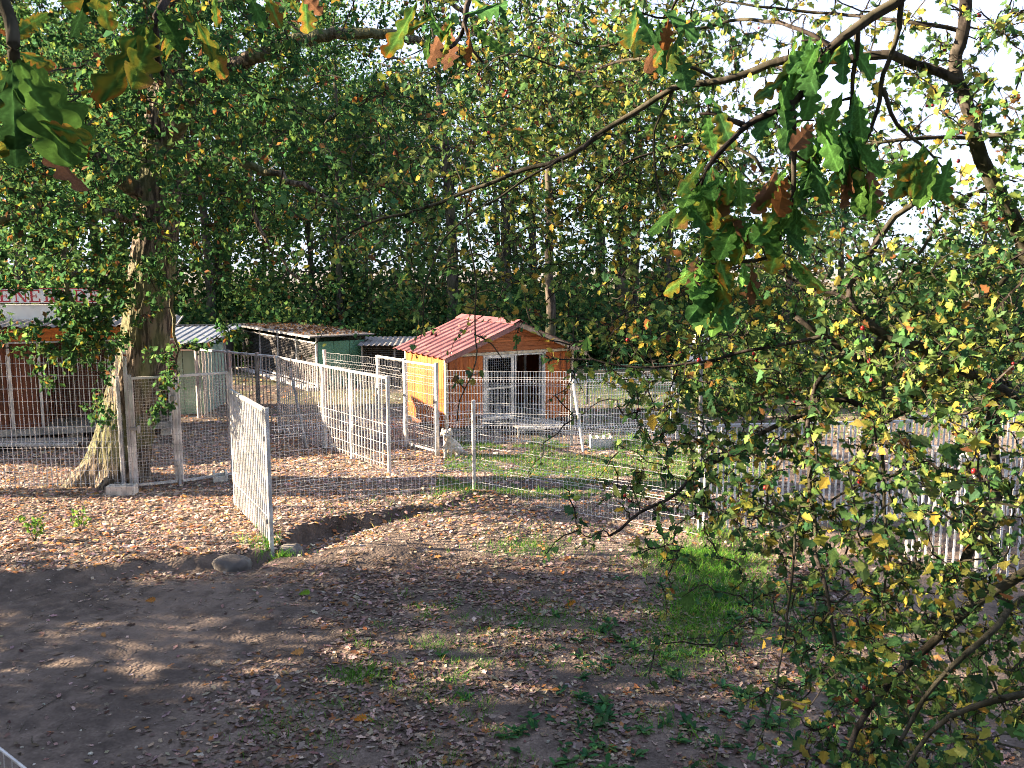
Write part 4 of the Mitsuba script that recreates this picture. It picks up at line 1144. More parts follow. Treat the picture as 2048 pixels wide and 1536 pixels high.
# ------------------------------------------------------------------ hawthorn on the right
r = np.random.default_rng(23)
haw = thing("hawthorn_tree", "hawthorn with crooked thorny branches, yellowing lobed leaves and dark red berries", "tree")
H_LIMBS = [(0.045, 0.02, [(2.27, 3.62, 2.93), (2.04, 3.44, 3.52), (1.88, 3.40, 3.73), (1.74, 3.33, 3.96), (1.69, 3.33, 4.10), (1.70, 3.36, 4.41), (1.69, 3.36, 4.76), (1.59, 3.36, 5.13)]),
    (0.026, 0.006, [(1.69, 3.33, 4.10), (1.57, 3.37, 4.17), (1.42, 3.32, 4.20), (1.29, 3.38, 4.19), (1.05, 3.40, 4.20), (0.93, 3.45, 4.17), (0.82, 3.48, 4.13), (0.64, 3.57, 4.12), (0.50, 3.61, 4.04), (0.36, 3.64, 3.96), (0.24, 3.66, 3.88), (-0.05, 3.78, 3.79), (-0.28, 3.88, 3.71), (-0.60, 3.95, 3.63), (-0.80, 4.02, 3.54)]),
    (0.009, 0.004, [(0.65, 3.57, 4.12), (0.59, 3.61, 3.97), (0.59, 3.63, 3.83), (0.62, 3.63, 3.71), (0.66, 3.53, 3.60)]),
    (0.009, 0.003, [(0.38, 3.64, 3.96), (0.16, 3.67, 3.84), (-0.14, 3.69, 3.65), (-0.29, 3.69, 3.53), (-0.36, 3.68, 3.34), (-0.40, 3.72, 3.10)]),
    (0.007, 0.003, [(-0.18, 3.83, 3.74), (-0.20, 3.84, 3.62), (-0.17, 3.70, 3.44), (-0.16, 3.69, 3.19), (-0.16, 3.58, 3.02), (-0.22, 3.55, 2.86), (-0.23, 3.54, 2.77)]),
    (0.005, 0.002, [(-0.16, 3.59, 3.13), (-0.08, 3.58, 3.09), (-0.01, 3.58, 2.98)]),
    (0.014, 0.006, [(1.91, 3.24, 3.90), (1.77, 3.32, 3.90), (1.48, 3.35, 3.89), (1.32, 3.42, 3.87), (1.18, 3.59, 3.83)]),
    (0.034, 0.008, [(1.97, 3.08, 2.82), (1.91, 3.13, 2.90), (1.79, 3.10, 2.97), (1.62, 3.08, 3.05), (1.44, 3.07, 3.13), (1.36, 3.11, 3.17), (1.25, 3.16, 3.29), (1.30, 3.14, 3.44), (1.37, 3.10, 3.60), (1.44, 3.07, 3.68), (1.36, 3.08, 3.84)]),
    (0.02, 0.012, [(1.36, 3.11, 3.17), (1.32, 3.12, 3.10), (1.25, 3.09, 3.08), (1.17, 3.13, 3.15), (1.09, 3.11, 3.19), (1.04, 3.13, 3.23)]),
    (0.014, 0.006, [(1.20, 3.06, 3.11), (1.11, 3.08, 2.98), (1.09, 3.07, 2.88), (1.02, 2.86, 2.79), (1.02, 2.83, 2.64), (1.02, 2.79, 2.50), (0.98, 2.55, 2.42), (0.99, 2.47, 2.25)]),
    (0.018, 0.006, [(1.60, 3.09, 3.06), (1.50, 3.13, 2.94), (1.40, 3.16, 2.84), (1.28, 3.22, 2.91), (1.19, 3.25, 2.88), (1.05, 3.28, 2.80), (0.92, 3.31, 2.72), (0.75, 3.33, 2.62), (0.66, 3.32, 2.52), (0.50, 3.23, 2.46), (0.38, 3.22, 2.37)]),
    (0.022, 0.008, [(1.61, 2.40, 2.59), (1.47, 2.35, 2.53), (1.36, 2.38, 2.45), (1.26, 2.39, 2.34), (1.15, 2.39, 2.23), (1.03, 2.29, 2.16), (0.96, 2.26, 2.05), (0.87, 2.14, 2.00)]),
    (0.015, 0.006, [(1.42, 2.14, 2.57), (1.36, 2.16, 2.52), (1.18, 2.10, 2.41), (1.08, 2.09, 2.29), (1.01, 2.07, 2.19)]),
    (0.014, 0.005, [(1.29, 1.90, 2.41), (1.23, 1.93, 2.39), (1.08, 1.97, 2.30), (0.99, 1.97, 2.22), (0.93, 1.95, 2.14)]),
    (0.035, 0.014, [(1.83, 3.19, 2.97), (1.76, 3.07, 2.75), (1.76, 3.03, 2.57), (1.65, 2.94, 2.45), (1.56, 2.92, 2.27), (1.42, 2.74, 2.23)]),
    (0.012, 0.004, [(1.36, 3.10, 3.11), (1.31, 2.97, 2.84), (1.31, 2.92, 2.60), (1.27, 2.78, 2.46), (1.24, 2.73, 2.27)]),
    (0.01, 0.003, [(1.12, 3.09, 3.16), (0.94, 3.15, 3.12), (0.78, 3.19, 3.07), (0.71, 3.20, 3.05), (0.60, 3.22, 3.03), (0.42, 3.25, 3.03), (0.32, 3.27, 3.06), (0.20, 3.28, 3.06), (0.11, 3.28, 3.06)]),
    (0.007, 0.003, [(0.98, 2.83, 2.60), (0.89, 2.60, 2.49), (0.86, 2.54, 2.30), (0.77, 2.32, 2.26), (0.70, 2.19, 2.19)]),
    (0.02, 0.008, [(2.20, 3.57, 3.62), (1.98, 3.48, 3.36), (1.82, 3.55, 3.19), (1.70, 3.50, 3.07)]),
    (0.012, 0.004, [(1.71, 3.39, 4.30), (1.51, 3.47, 4.36), (1.31, 3.74, 4.46), (1.01, 3.81, 4.52), (0.74, 4.05, 4.65)]),
    (0.012, 0.004, [(1.29, 3.38, 4.20), (1.10, 3.41, 4.31), (0.96, 3.74, 4.44), (0.66, 3.82, 4.40), (0.42, 4.25, 4.46), (0.13, 4.25, 4.53)]),
    (0.01, 0.003, [(0.83, 3.53, 4.14), (0.55, 3.56, 4.24), (0.28, 3.99, 4.29), (-0.01, 3.99, 4.36), (-0.15, 4.29, 4.36)]),
    (0.01, 0.003, [(1.02, 3.53, 3.79), (0.92, 3.55, 3.88), (0.77, 3.79, 3.94), (0.50, 3.84, 3.86), (0.30, 4.08, 3.68), (0.06, 4.10, 3.49)]),
    (0.01, 0.003, [(1.25, 3.16, 3.29), (1.11, 3.32, 3.36), (0.93, 3.37, 3.42), (0.79, 3.61, 3.36), (0.59, 3.65, 3.27), (0.42, 3.67, 3.17)]),
    (0.012, 0.004, [(1.88, 3.40, 3.73), (1.75, 3.48, 3.64), (1.64, 3.54, 3.44), (1.52, 3.58, 3.19), (1.44, 3.60, 2.94)]),
    (0.012, 0.004, [(1.77, 3.05, 2.66), (1.64, 3.12, 2.66), (1.40, 3.01, 2.67), (1.25, 3.06, 2.60), (1.08, 3.09, 2.47)]),
    (0.01, 0.004, [(1.55, 2.84, 2.37), (1.38, 2.93, 2.36), (1.15, 2.78, 2.32), (1.05, 2.77, 2.20)]),
    (0.1, 0.045, [(3.35, 4.50, -0.15), (3.30, 4.40, 0.60), (3.20, 4.20, 1.30), (3.00, 4.00, 2.00), (2.35, 3.52, 2.65), (2.27, 3.62, 2.93)]),
    (0.05, 0.034, [(3.35, 4.50, 0.30), (3.00, 4.00, 1.00), (2.20, 3.10, 2.55), (1.97, 3.08, 2.82)]),
    (0.05, 0.03, [(3.20, 4.20, 0.90), (1.73, 2.44, 2.56), (1.61, 2.40, 2.59)]),
    (0.04, 0.018, [(3.30, 4.40, 0.30), (1.70, 2.18, 2.53), (1.29, 1.90, 2.41)]),
    (0.025, 0.018, [(1.73, 2.44, 2.56), (1.42, 2.14, 2.57)]),
    (0.04, 0.035, [(2.27, 3.62, 2.93), (2.05, 3.40, 2.92), (1.83, 3.19, 2.97)]),
    (0.025, 0.02, [(2.14, 3.50, 3.36), (2.20, 3.57, 3.62)]),
    (0.02, 0.014, [(2.04, 3.44, 3.52), (2.03, 3.32, 3.70), (1.91, 3.24, 3.90)])]
nodes = []
for ra, rb, pts in H_LIMBS:
    P = smooth_path(pts, 0.05)
    n = len(P)
    ra, rb = ra * (0.75 if ra < 0.06 else 1.0), rb * 0.8
    wob = meshkit.fbm(np.arange(n)[:, None] * [0.11, 0.0, 0.0] + ra * 100, 3, seed=4)
    P[1:-1] += np.stack([meshkit.fbm(P[1:-1] * 6, 2, seed=s) - 0.5 for s in (1, 2, 3)], 1) * (0.03 + ra * 0.6)
    rr = np.linspace(ra, rb, n) * (0.88 + 0.3 * wob)
    part(haw, "trunk" if ra > 0.06 else "branch", tube(P, rr, 12 if ra > 0.03 else 7), "bark_hawthorn", smooth=True)
    nodes.append(P)
nodes = np.vstack(nodes)
pts = blob_points([(1.46, 2.84, 3.22, 0.18, 78), (1.33, 3.12, 3.22, 0.19, 58), (1.12, 3.30, 3.11, 0.20, 58), (1.43, 2.59, 2.92, 0.17, 33), (1.32, 2.87, 2.88, 0.18, 33), (1.15, 3.03, 2.79, 0.18, 33), (0.98, 3.31, 2.81, 0.20, 28), (0.77, 3.37, 2.88, 0.20, 21), (0.69, 3.34, 2.62, 0.20, 25), (0.91, 3.17, 2.57, 0.19, 24), (1.01, 2.90, 2.51, 0.18, 28), (1.16, 2.65, 2.59, 0.17, 33), (1.27, 2.39, 2.67, 0.16, 33), (1.59, 2.66, 2.42, 0.18, 36), (1.44, 2.84, 2.26, 0.19, 36), (1.31, 3.15, 2.14, 0.20, 32), (1.22, 3.45, 2.06, 0.22, 18), (1.09, 3.30, 1.95, 0.21, 10), (1.17, 2.84, 2.00, 0.19, 25), (1.20, 2.45, 2.18, 0.17, 28), (1.31, 2.28, 2.27, 0.16, 28), (1.23, 1.98, 2.24, 0.14, 25), (1.15, 2.14, 2.15, 0.15, 25), (1.09, 2.43, 2.04, 0.17, 20), (0.97, 2.84, 1.85, 0.19, 5), (0.90, 2.34, 2.02, 0.16, 10), (1.78, 3.13, 3.36, 0.20, 41), (1.81, 3.20, 3.80, 0.21, 52), (1.78, 3.27, 4.17, 0.21, 46), (1.66, 3.30, 3.63, 0.21, 31), (1.83, 3.08, 3.08, 0.20, 45), (1.52, 3.52, 4.13, 0.22, 22), (1.28, 3.61, 4.13, 0.22, 26), (1.02, 3.79, 4.18, 0.22, 31), (0.77, 4.04, 4.28, 0.23, 61), (0.45, 4.26, 4.40, 0.25, 68), (0.14, 4.46, 4.52, 0.26, 61), (-0.04, 4.43, 4.17, 0.25, 61), (0.21, 4.35, 4.01, 0.25, 68), (0.53, 4.13, 3.96, 0.23, 61), (0.75, 4.01, 3.77, 0.23, 48), (0.42, 4.17, 3.64, 0.23, 61), (0.16, 4.29, 3.57, 0.24, 54), (-0.16, 4.28, 3.74, 0.24, 48), (-0.37, 4.18, 3.57, 0.23, 32), (-0.58, 4.11, 3.54, 0.23, 27), (0.94, 3.89, 3.49, 0.22, 41), (1.08, 3.64, 3.59, 0.21, 31), (1.07, 3.43, 3.28, 0.20, 46), (0.81, 3.60, 3.19, 0.21, 36), (0.64, 3.95, 3.31, 0.22, 54), (0.56, 3.44, 3.08, 0.20, 27), (-0.05, 3.80, 3.22, 0.21, 4), (-0.28, 3.89, 3.35, 0.22, 4), (0.37, 4.08, 3.31, 0.23, 9), (0.17, 3.38, 3.08, 0.19, 3), (0.45, 3.35, 3.06, 0.19, 4), (-0.43, 3.77, 3.23, 0.21, 2), (0.32, 4.51, 4.26, 0.26, 36), (0.68, 4.40, 4.57, 0.26, 36), (0.93, 4.35, 4.09, 0.25, 28), (0.10, 4.68, 3.83, 0.26, 32), (-0.20, 4.75, 4.05, 0.27, 28), (0.41, 4.70, 4.73, 0.27, 28), (-0.01, 4.50, 3.45, 0.25, 6), (0.60, 4.36, 3.50, 0.25, 25), (-0.33, 4.58, 3.58, 0.26, 17), (1.32, 3.84, 4.47, 0.23, 18), (1.63, 3.53, 4.34, 0.22, 20), (0.94, 3.85, 3.92, 0.22, 32), (1.27, 3.56, 3.82, 0.21, 20), (1.45, 3.29, 3.36, 0.20, 20), (0.48, 3.23, 2.47, 0.19, 10), (0.40, 3.22, 2.39, 0.19, 2), (0.70, 3.08, 2.46, 0.18, 12), (0.62, 3.40, 2.82, 0.20, 14), (0.56, 3.42, 2.94, 0.20, 10), (0.82, 3.23, 2.71, 0.19, 13), (1.62, 2.70, 2.82, 0.18, 16), (1.52, 2.48, 2.67, 0.17, 16), (-0.16, 4.43, 4.63, 0.26, 18)], r, 1.75)
TW = grow(nodes, pts, r, m=7, droop=0.1, wob=0.16)
part(haw, "twigs", tubes_batch(TW, np.full(len(TW), 0.0038), np.full(len(TW), 0.0014)), "bark_hawthorn", kind="stuff")
# short thorny spurs
n = len(TW)
k = np.repeat(np.arange(n), 4)
i = r.integers(1, 6, len(k))
sp = TW[k, i]
tip = sp + rand_dirs(len(k), r) * r.uniform(0.015, 0.05, (len(k), 1))
part(haw, "thorns", tubes_batch(np.stack([sp, tip], 1), np.full(len(k), 0.0018), np.full(len(k), 0.0005)), "bark_hawthorn", kind="stuff")
pos, rot, sc, col = leaves_on(TW, 6, r, 0.035, 0.028, LEAF_HAW, HAW_PAL, HAW_W, down=0.4, t0=0.2, sizevar=0.3)
near = np.argsort(np.linalg.norm(pos - [0, 0, CAM_H], axis=1))
inside = np.abs(pos[:, 0] / pos[:, 1]) < 0.62
big = near[inside[near]][:300]
rest = np.setdiff1d(np.arange(len(pos)), big)
tint = np.ones((len(LEAF_HAW[0]), 3))
tint[: len(tint) // 3] = [1.25, 1.15, 1.2]
v, f, cc = scatter(LEAF_HAW, pos[rest], rot[rest], sc[rest], col[rest], tint)
part(haw, "foliage", (v, f), "leaf_green", color=cc, kind="stuff")
for q in big:
    v, f, cc = scatter(LEAF_HAW, pos[q:q + 1], rot[q:q + 1], sc[q:q + 1], col[q:q + 1], tint)
    part(haw, "leaf", (v, f), "leaf_green", color=cc)
ico = trimesh.creation.icosphere(2, 1.0)
iv, ifc = np.array(ico.vertices) * [1, 1, 1.12], np.array(ico.faces)
for q in r.choice(n, 95, replace=False):
    for _ in range(r.integers(1, 3)):
        e = TW[q, r.integers(3, 7)] + r.normal(0, 0.012, 3)
        h = e - [0, 0, r.uniform(0.015, 0.035)]
        bk = part(haw, "berry", (iv * r.uniform(0.0055, 0.0075) + h, ifc), "berry_skin", smooth=True)
        part(bk, "stalk", tubes_batch(np.stack([e, h])[None], [0.0007], [0.0007]), "bark_hawthorn")

# ------------------------------------------------------------------ oak boughs reaching in over the viewer
r = np.random.default_rng(31)
ov = thing("overhanging_oak", "oak boughs hanging into the top of the view with large lobed browning leaves", "tree")
part(ov, "trunk", tube(smooth_path([(-1.6, -3.2, -0.2), (-1.55, -3.2, 1.5), (-1.4, -3.0, 3.5), (-1.2, -2.6, 5.5), (-1.0, -2.0, 7.5)], 0.2), np.linspace(0.34, 0.14, len(smooth_path([(-1.6, -3.2, -0.2), (-1.55, -3.2, 1.5), (-1.4, -3.0, 3.5), (-1.2, -2.6, 5.5), (-1.0, -2.0, 7.5)], 0.2))), 20), "bark_oak", smooth=True)
for ra, rb, pts in ((0.09, 0.014, [(-1.35, -2.9, 4.2), (-1.3, -1.6, 4.7), (-1.0, -0.3, 4.7), (-0.75, 0.7, 4.35), (-0.72, 1.1, 4.02)]), (0.03, 0.006, [(-1.0, -0.3, 4.7), (-0.7, 0.7, 4.5), (-0.49, 1.12, 4.05)]), (0.04, 0.006, [(-1.3, -1.6, 4.7), (-0.7, -0.2, 5.0), (-0.25, 0.9, 4.7), (-0.07, 1.45, 4.3)]),
                    (0.03, 0.006, [(-0.7, -0.2, 5.0), (-0.5, 0.7, 4.6), (-0.33, 1.15, 4.1)]), (0.03, 0.006, [(-0.25, 0.9, 4.7), (-0.15, 1.38, 4.28)]),
                    (0.09, 0.013, [(-1.2, -2.5, 5.6), (-0.2, -1.2, 5.6), (0.5, 0.3, 5.2), (0.8, 1.3, 4.7), (0.92, 1.72, 4.4)]), (0.02, 0.006, [(0.5, 0.3, 5.2), (0.42, 1.3, 4.7), (0.4, 1.85, 4.42)])):
    P = smooth_path(pts, 0.06)
    part(ov, "limb", tube(P, np.linspace(ra, rb, len(P)), 9), "bark_hawthorn", smooth=True)
c = r.normal(size=(3000, 3)) * [3.0, 1.6, 1.2] + [-0.6, -4.0, 7.8]
c = c[(c[:, 2] > 5.3) & (c[:, 1] < -0.6) & (c[:, 2] > 4.6 + 0.55 * np.maximum(c[:, 1], 0))]
v, f, cc = scatter(QUAD, c, frames(rand_dirs(len(c), r), unit(rand_dirs(len(c), r) + [0, 0, 0.6])), np.full(len(c), 0.28), pick(r, len(c), OAK_PAL, OAK_W))
part(ov, "crown", (v, f), "leaf_green", color=cc, kind="stuff")  # unseen part of the crown, added overhead to cut the sky light
O_TWIGS = [(0.012, 0.005, [(0.80, 1.74, 3.98), (0.77, 1.77, 3.93), (0.66, 1.77, 3.86), (0.61, 1.81, 3.79), (0.59, 1.83, 3.75), (0.50, 1.86, 3.70), (0.45, 1.83, 3.66), (0.41, 1.84, 3.61)]),
    (0.007, 0.003, [(0.58, 1.83, 3.74), (0.59, 1.84, 3.64), (0.59, 1.85, 3.55), (0.52, 1.88, 3.46), (0.46, 1.90, 3.38)]),
    (0.006, 0.003, [(0.77, 1.77, 3.93), (0.77, 1.78, 3.88), (0.76, 1.81, 3.77), (0.75, 1.83, 3.70), (0.72, 1.85, 3.63)]),
    (0.006, 0.003, [(0.69, 1.78, 3.88), (0.70, 1.80, 3.79), (0.70, 1.82, 3.71)]),
    (0.005, 0.003, [(0.59, 1.85, 3.55), (0.58, 1.86, 3.51), (0.58, 1.86, 3.45), (0.53, 1.88, 3.42), (0.42, 1.91, 3.42)]),
    (0.005, 0.002, [(0.76, 1.81, 3.77), (0.79, 1.81, 3.70), (0.85, 1.79, 3.64), (0.88, 1.79, 3.61)]),
    (0.004, 0.002, [(0.36, 1.87, 4.00), (0.34, 1.89, 3.95), (0.33, 1.91, 3.91)]),
    (0.007, 0.003, [(0.50, 1.86, 3.70), (0.44, 1.87, 3.72), (0.40, 1.88, 3.73)]),
    (0.009, 0.006, [(-0.58, 1.05, 3.75), (-0.57, 1.01, 3.70), (-0.56, 1.00, 3.67), (-0.55, 0.98, 3.64), (-0.55, 0.98, 3.63)]),
    (0.006, 0.003, [(-0.42, 1.12, 3.77), (-0.43, 1.12, 3.74), (-0.43, 1.08, 3.70), (-0.43, 1.08, 3.67), (-0.45, 1.14, 3.65)]),
    (0.006, 0.003, [(-0.07, 1.52, 3.90), (-0.07, 1.53, 3.86), (-0.08, 1.49, 3.81), (-0.09, 1.50, 3.79), (-0.10, 1.45, 3.76)]),
    (0.004, 0.002, [(-0.31, 1.20, 3.80), (-0.30, 1.21, 3.78), (-0.29, 1.21, 3.77)]),
    (0.005, 0.003, [(-0.13, 1.47, 3.88), (-0.14, 1.47, 3.86), (-0.14, 1.44, 3.81)]),
    (0.003, 0.002, [(-0.08, 1.49, 3.81), (-0.07, 1.50, 3.77), (-0.05, 1.51, 3.75)])]
onodes = []
for ra, rb, pts in O_TWIGS:
    P = smooth_path(pts, 0.02)
    P[1:-1] += np.stack([meshkit.fbm(P[1:-1] * 14, 2, seed=s) - 0.5 for s in (1, 2, 3)], 1) * 0.02
    part(ov, "twig", tube(P, np.linspace(ra, rb, len(P)), 8), "bark_hawthorn", smooth=True)
    onodes.append(P)
onodes = np.vstack(onodes)

GREENS = [(0.052, 0.14, 0.034), (0.038, 0.105, 0.034), (0.078, 0.18, 0.04)]
KINDS = {0: (0.0, None), 1: (0.1, (0.24, 0.10, 0.02)), 2: (0.16, (0.20, 0.10, 0.025)), 3: (0.6, (0.16, 0.085, 0.05)), 4: (0.7, (0.20, 0.085, 0.03)), 5: (0.1, (0.2, 0.12, 0.05))}


def oak_leaf(base, tip, kind, g, roll=None, wid=None, tone=1.0):
    """One large lobed oak leaf with a raised midrib, waved lobes and browned patches."""
    base, tip = np.array(base, float), np.array(tip, float)
    L = np.linalg.norm(tip - base)
    ax = (tip - base) / L
    nr, nc = 54, 5
    t = np.linspace(0, 1, nr)
    env = np.interp(t, [0, 0.06, 0.2, 0.45, 0.68, 0.88, 0.97, 1], [0.012, 0.018, 0.10, 0.19, 0.255, 0.20, 0.12, 0.0]) * (wid or g.uniform(0.85, 1.15))
    nl = g.integers(4, 6) + 0.5
    ph = g.uniform(0, 6.28)
    wv = [1.1 - 0.5 * (0.5 + 0.5 * np.cos(2 * np.pi * nl * t ** 0.9 + ph + s)) ** 1.6 * np.clip(t * 5, 0, 1) * np.clip((1 - t) * 5, 0.3, 1) for s in (0, 0.5)]
    nrm = unit(np.cross(ax, rand_dirs(1, g)[0]))
    toc = unit(np.array([0, 0, CAM_H]) - base)
    nrm = unit(unit(toc - ax * (toc @ ax)) + 0.75 * nrm * (1 if roll is None else roll))
    across = unit(np.cross(ax, nrm))
    nrm = np.cross(across, ax)
    curl, fold = g.uniform(-0.12, 0.25), g.uniform(0.1, 0.45)
    V, C, UVs = [], [], []
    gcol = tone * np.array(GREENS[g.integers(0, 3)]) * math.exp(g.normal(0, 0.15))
    amt, bcol = KINDS[kind]
    for s, wvk in ((-1, wv[0]), (1, wv[1])):
        for c in range(nc + 1):
            u = c / nc
            w = env * wvk * u
            zf = fold * w + (0.015 * np.sin(2 * np.pi * nl * t + ph) + 0.022 * np.sin(2 * np.pi * 1.7 * t + ph * 3 + s)) * u - curl * t**2
            V.append(base + L * (t[:, None] * ax + (s * w)[:, None] * across + zf[:, None] * nrm))
            UVs.append(np.stack([t, np.full(nr, u * s), 0 * t], 1))
    V = np.vstack(V)
    q = np.vstack(UVs)
    nz = meshkit.fbm(q * [5, 2.2, 1] + g.uniform(0, 50), 3, seed=int(g.integers(0, 99)))
    dead = np.zeros(len(V))
    if bcol is not None:
        edge = 0.5 * np.abs(q[:, 1]) + 0.45 * q[:, 0]
        dead = sstep(1.02 - amt * 0.95 - 0.09, 1.02 - amt * 0.95 + 0.09, 0.55 * edge + 0.9 * nz)
        halo = sstep(1.02 - amt * 0.95 - 0.3, 1.02 - amt * 0.95 - 0.05, 0.55 * edge + 0.9 * nz)
    else:
        halo = 0 * dead
    rib = np.exp(-((q[:, 1] / 0.12) ** 2))
    side = 6 * (0.5 + 0.5 * np.cos(2 * np.pi * (nl + 2) * (q[:, 0] - 0.22 * np.abs(q[:, 1])))) ** 9
    base_c = gcol[None] * (0.85 + 0.35 * nz)[:, None] * (1 + 0.9 * rib + 0.11 * side)[:, None]
    yel = np.array([0.20, 0.19, 0.025])
    C = base_c * (1 - 0.75 * halo)[:, None] + 0.75 * halo[:, None] * yel
    if bcol is not None:
        C = C * (1 - dead)[:, None] + dead[:, None] * np.array(bcol) * (0.65 + 0.7 * nz)[:, None]
    F = []
    for s in range(2):
        o = s * (nc + 1) * nr
        for c in range(nc):
            a = o + c * nr + np.arange(nr - 1)
            qd = np.stack([a, a + 1, a + nr + 1, a + nr], 1)
            F.append(qd if s else qd[:, ::-1])
    F = np.vstack(F)
    return (V, np.vstack([F[:, [0, 1, 2]], F[:, [0, 2, 3]]])), np.clip(C, 0, 1)


O_LEAVES = [((-0.55, 0.98, 3.64), (-0.47, 0.93, 3.51), 0),
    ((-0.53, 0.94, 3.62), (-0.54, 0.95, 3.51), 0),
    ((-0.52, 0.95, 3.56), (-0.50, 1.00, 3.48), 3),
    ((-0.52, 0.95, 3.56), (-0.45, 0.94, 3.54), 2),
    ((-0.53, 0.97, 3.56), (-0.56, 0.94, 3.52), 2),
    ((-0.57, 1.03, 3.65), (-0.51, 1.07, 3.55), 0),
    ((-0.57, 1.02, 3.66), (-0.58, 1.01, 3.67), 4),
    ((-0.58, 1.02, 3.66), (-0.58, 1.07, 3.69), 1),
    ((-0.58, 1.12, 3.72), (-0.58, 1.07, 3.69), 1),
    ((-0.55, 0.98, 3.63), (-0.56, 0.94, 3.56), 1),
    ((-0.55, 0.98, 3.64), (-0.54, 1.04, 3.64), 2),
    ((-0.49, 1.04, 3.72), (-0.52, 1.05, 3.67), 0),
    ((-0.50, 1.09, 3.74), (-0.48, 1.06, 3.68), 1),
    ((-0.46, 1.06, 3.73), (-0.52, 1.04, 3.70), 1),
    ((-0.44, 1.08, 3.70), (-0.48, 1.03, 3.59), 1),
    ((-0.43, 1.08, 3.70), (-0.43, 1.01, 3.61), 5),
    ((-0.41, 1.03, 3.70), (-0.37, 1.00, 3.65), 0),
    ((-0.39, 1.09, 3.71), (-0.36, 1.12, 3.64), 2),
    ((-0.40, 1.08, 3.73), (-0.39, 1.09, 3.70), 1),
    ((-0.38, 1.14, 3.75), (-0.38, 1.15, 3.71), 1),
    ((-0.42, 1.08, 3.69), (-0.45, 1.19, 3.69), 2),
    ((-0.44, 1.13, 3.68), (-0.48, 1.18, 3.66), 0),
    ((-0.33, 1.10, 3.75), (-0.31, 1.12, 3.70), 0),
    ((-0.31, 1.11, 3.75), (-0.29, 1.12, 3.70), 2),
    ((-0.31, 1.20, 3.78), (-0.29, 1.22, 3.75), 1),
    ((-0.26, 1.12, 3.75), (-0.27, 1.18, 3.71), 2),
    ((-0.27, 1.11, 3.75), (-0.24, 1.13, 3.72), 3),
    ((-0.25, 1.17, 3.76), (-0.23, 1.23, 3.76), 1),
    ((-0.15, 1.43, 3.83), (-0.20, 1.45, 3.74), 1),
    ((-0.14, 1.43, 3.83), (-0.12, 1.45, 3.77), 0),
    ((-0.12, 1.44, 3.81), (-0.18, 1.44, 3.78), 2),
    ((-0.11, 1.49, 3.81), (-0.14, 1.46, 3.73), 3),
    ((-0.09, 1.44, 3.81), (-0.12, 1.45, 3.77), 1),
    ((-0.07, 1.45, 3.80), (-0.02, 1.46, 3.75), 0),
    ((-0.07, 1.45, 3.79), (-0.07, 1.46, 3.73), 4),
    ((-0.08, 1.44, 3.81), (0.00, 1.49, 3.83), 0),
    ((-0.10, 1.45, 3.79), (-0.10, 1.51, 3.73), 3),
    ((-0.10, 1.45, 3.79), (-0.11, 1.46, 3.75), 5),
    ((-0.13, 1.44, 3.79), (-0.14, 1.45, 3.74), 0),
    ((-0.07, 1.48, 3.85), (-0.03, 1.54, 3.83), 1),
    ((-0.01, 1.53, 3.87), (-0.02, 1.54, 3.82), 0)]
g = np.random.default_rng(5)


def hang(base, tip, kind, label=None, tone=1.0):
    m, c = oak_leaf(base, tip, kind, g, wid=g.uniform(0.72, 0.98) * (1.0 if tone == 1.0 else 0.8), tone=tone)
    part(ov, "leaf", m, "leaf_green", color=c, smooth=True, label=label)


for base, tip, kind in O_LEAVES:
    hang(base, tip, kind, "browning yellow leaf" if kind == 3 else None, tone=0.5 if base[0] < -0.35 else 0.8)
kd = cKDTree(onodes)
for x, y, z, n in [(0.57, 1.80, 3.87, 5), (0.62, 1.79, 3.85, 4), (0.59, 1.82, 3.80, 5), (0.56, 1.83, 3.76, 3), (0.67, 1.77, 3.87, 4), (0.64, 1.82, 3.71, 6), (0.69, 1.79, 3.75, 4), (0.69, 1.80, 3.67, 6), (0.69, 1.81, 3.62, 5), (0.74, 1.79, 3.59, 4), (0.65, 1.82, 3.64, 4), (0.44, 1.89, 3.63, 5), (0.41, 1.90, 3.59, 5), (0.48, 1.88, 3.60, 5), (0.46, 1.89, 3.53, 6), (0.43, 1.90, 3.48, 6), (0.51, 1.88, 3.52, 6), (0.58, 1.85, 3.60, 5), (0.60, 1.85, 3.53, 5), (0.40, 1.91, 3.42, 6), (0.45, 1.90, 3.39, 6), (0.46, 1.89, 3.35, 4), (0.83, 1.75, 3.65, 5), (0.86, 1.74, 3.62, 3), (0.42, 1.87, 3.75, 3), (0.31, 1.85, 3.92, 4), (0.35, 1.85, 3.90, 3), (0.23, 1.86, 3.94, 3), (0.62, 1.85, 3.42, 2), (0.52, 1.88, 3.42, 3), (0.35, 1.91, 3.53, 2), (0.58, 1.86, 3.48, 3)]:
    _, i = kd.query([x, y, z])
    root = np.array([x, y, z]) * 0.75 + onodes[i] * 0.25
    if np.linalg.norm(root - onodes[i]) > 0.01:
        P = smooth_path([onodes[i], (onodes[i] + root) / 2 + g.normal(0, 0.01, 3), root], 0.02)
        part(ov, "twig", tube(P, np.linspace(0.0025, 0.0018, len(P)), 6), "bark_hawthorn", smooth=True)
    for _ in range(n):
        b = root + g.normal(0, 0.012, 3)
        d = unit(np.array([g.normal(0, 0.55), g.normal(0, 0.5), -1.0 + g.normal(0, 0.35)]))
        kind = int(g.choice([0, 1, 2, 3, 4, 5], p=[0.56, 0.22, 0.09, 0.06, 0.03, 0.04]))
        hang(b, b + d * g.uniform(0.075, 0.12), kind)


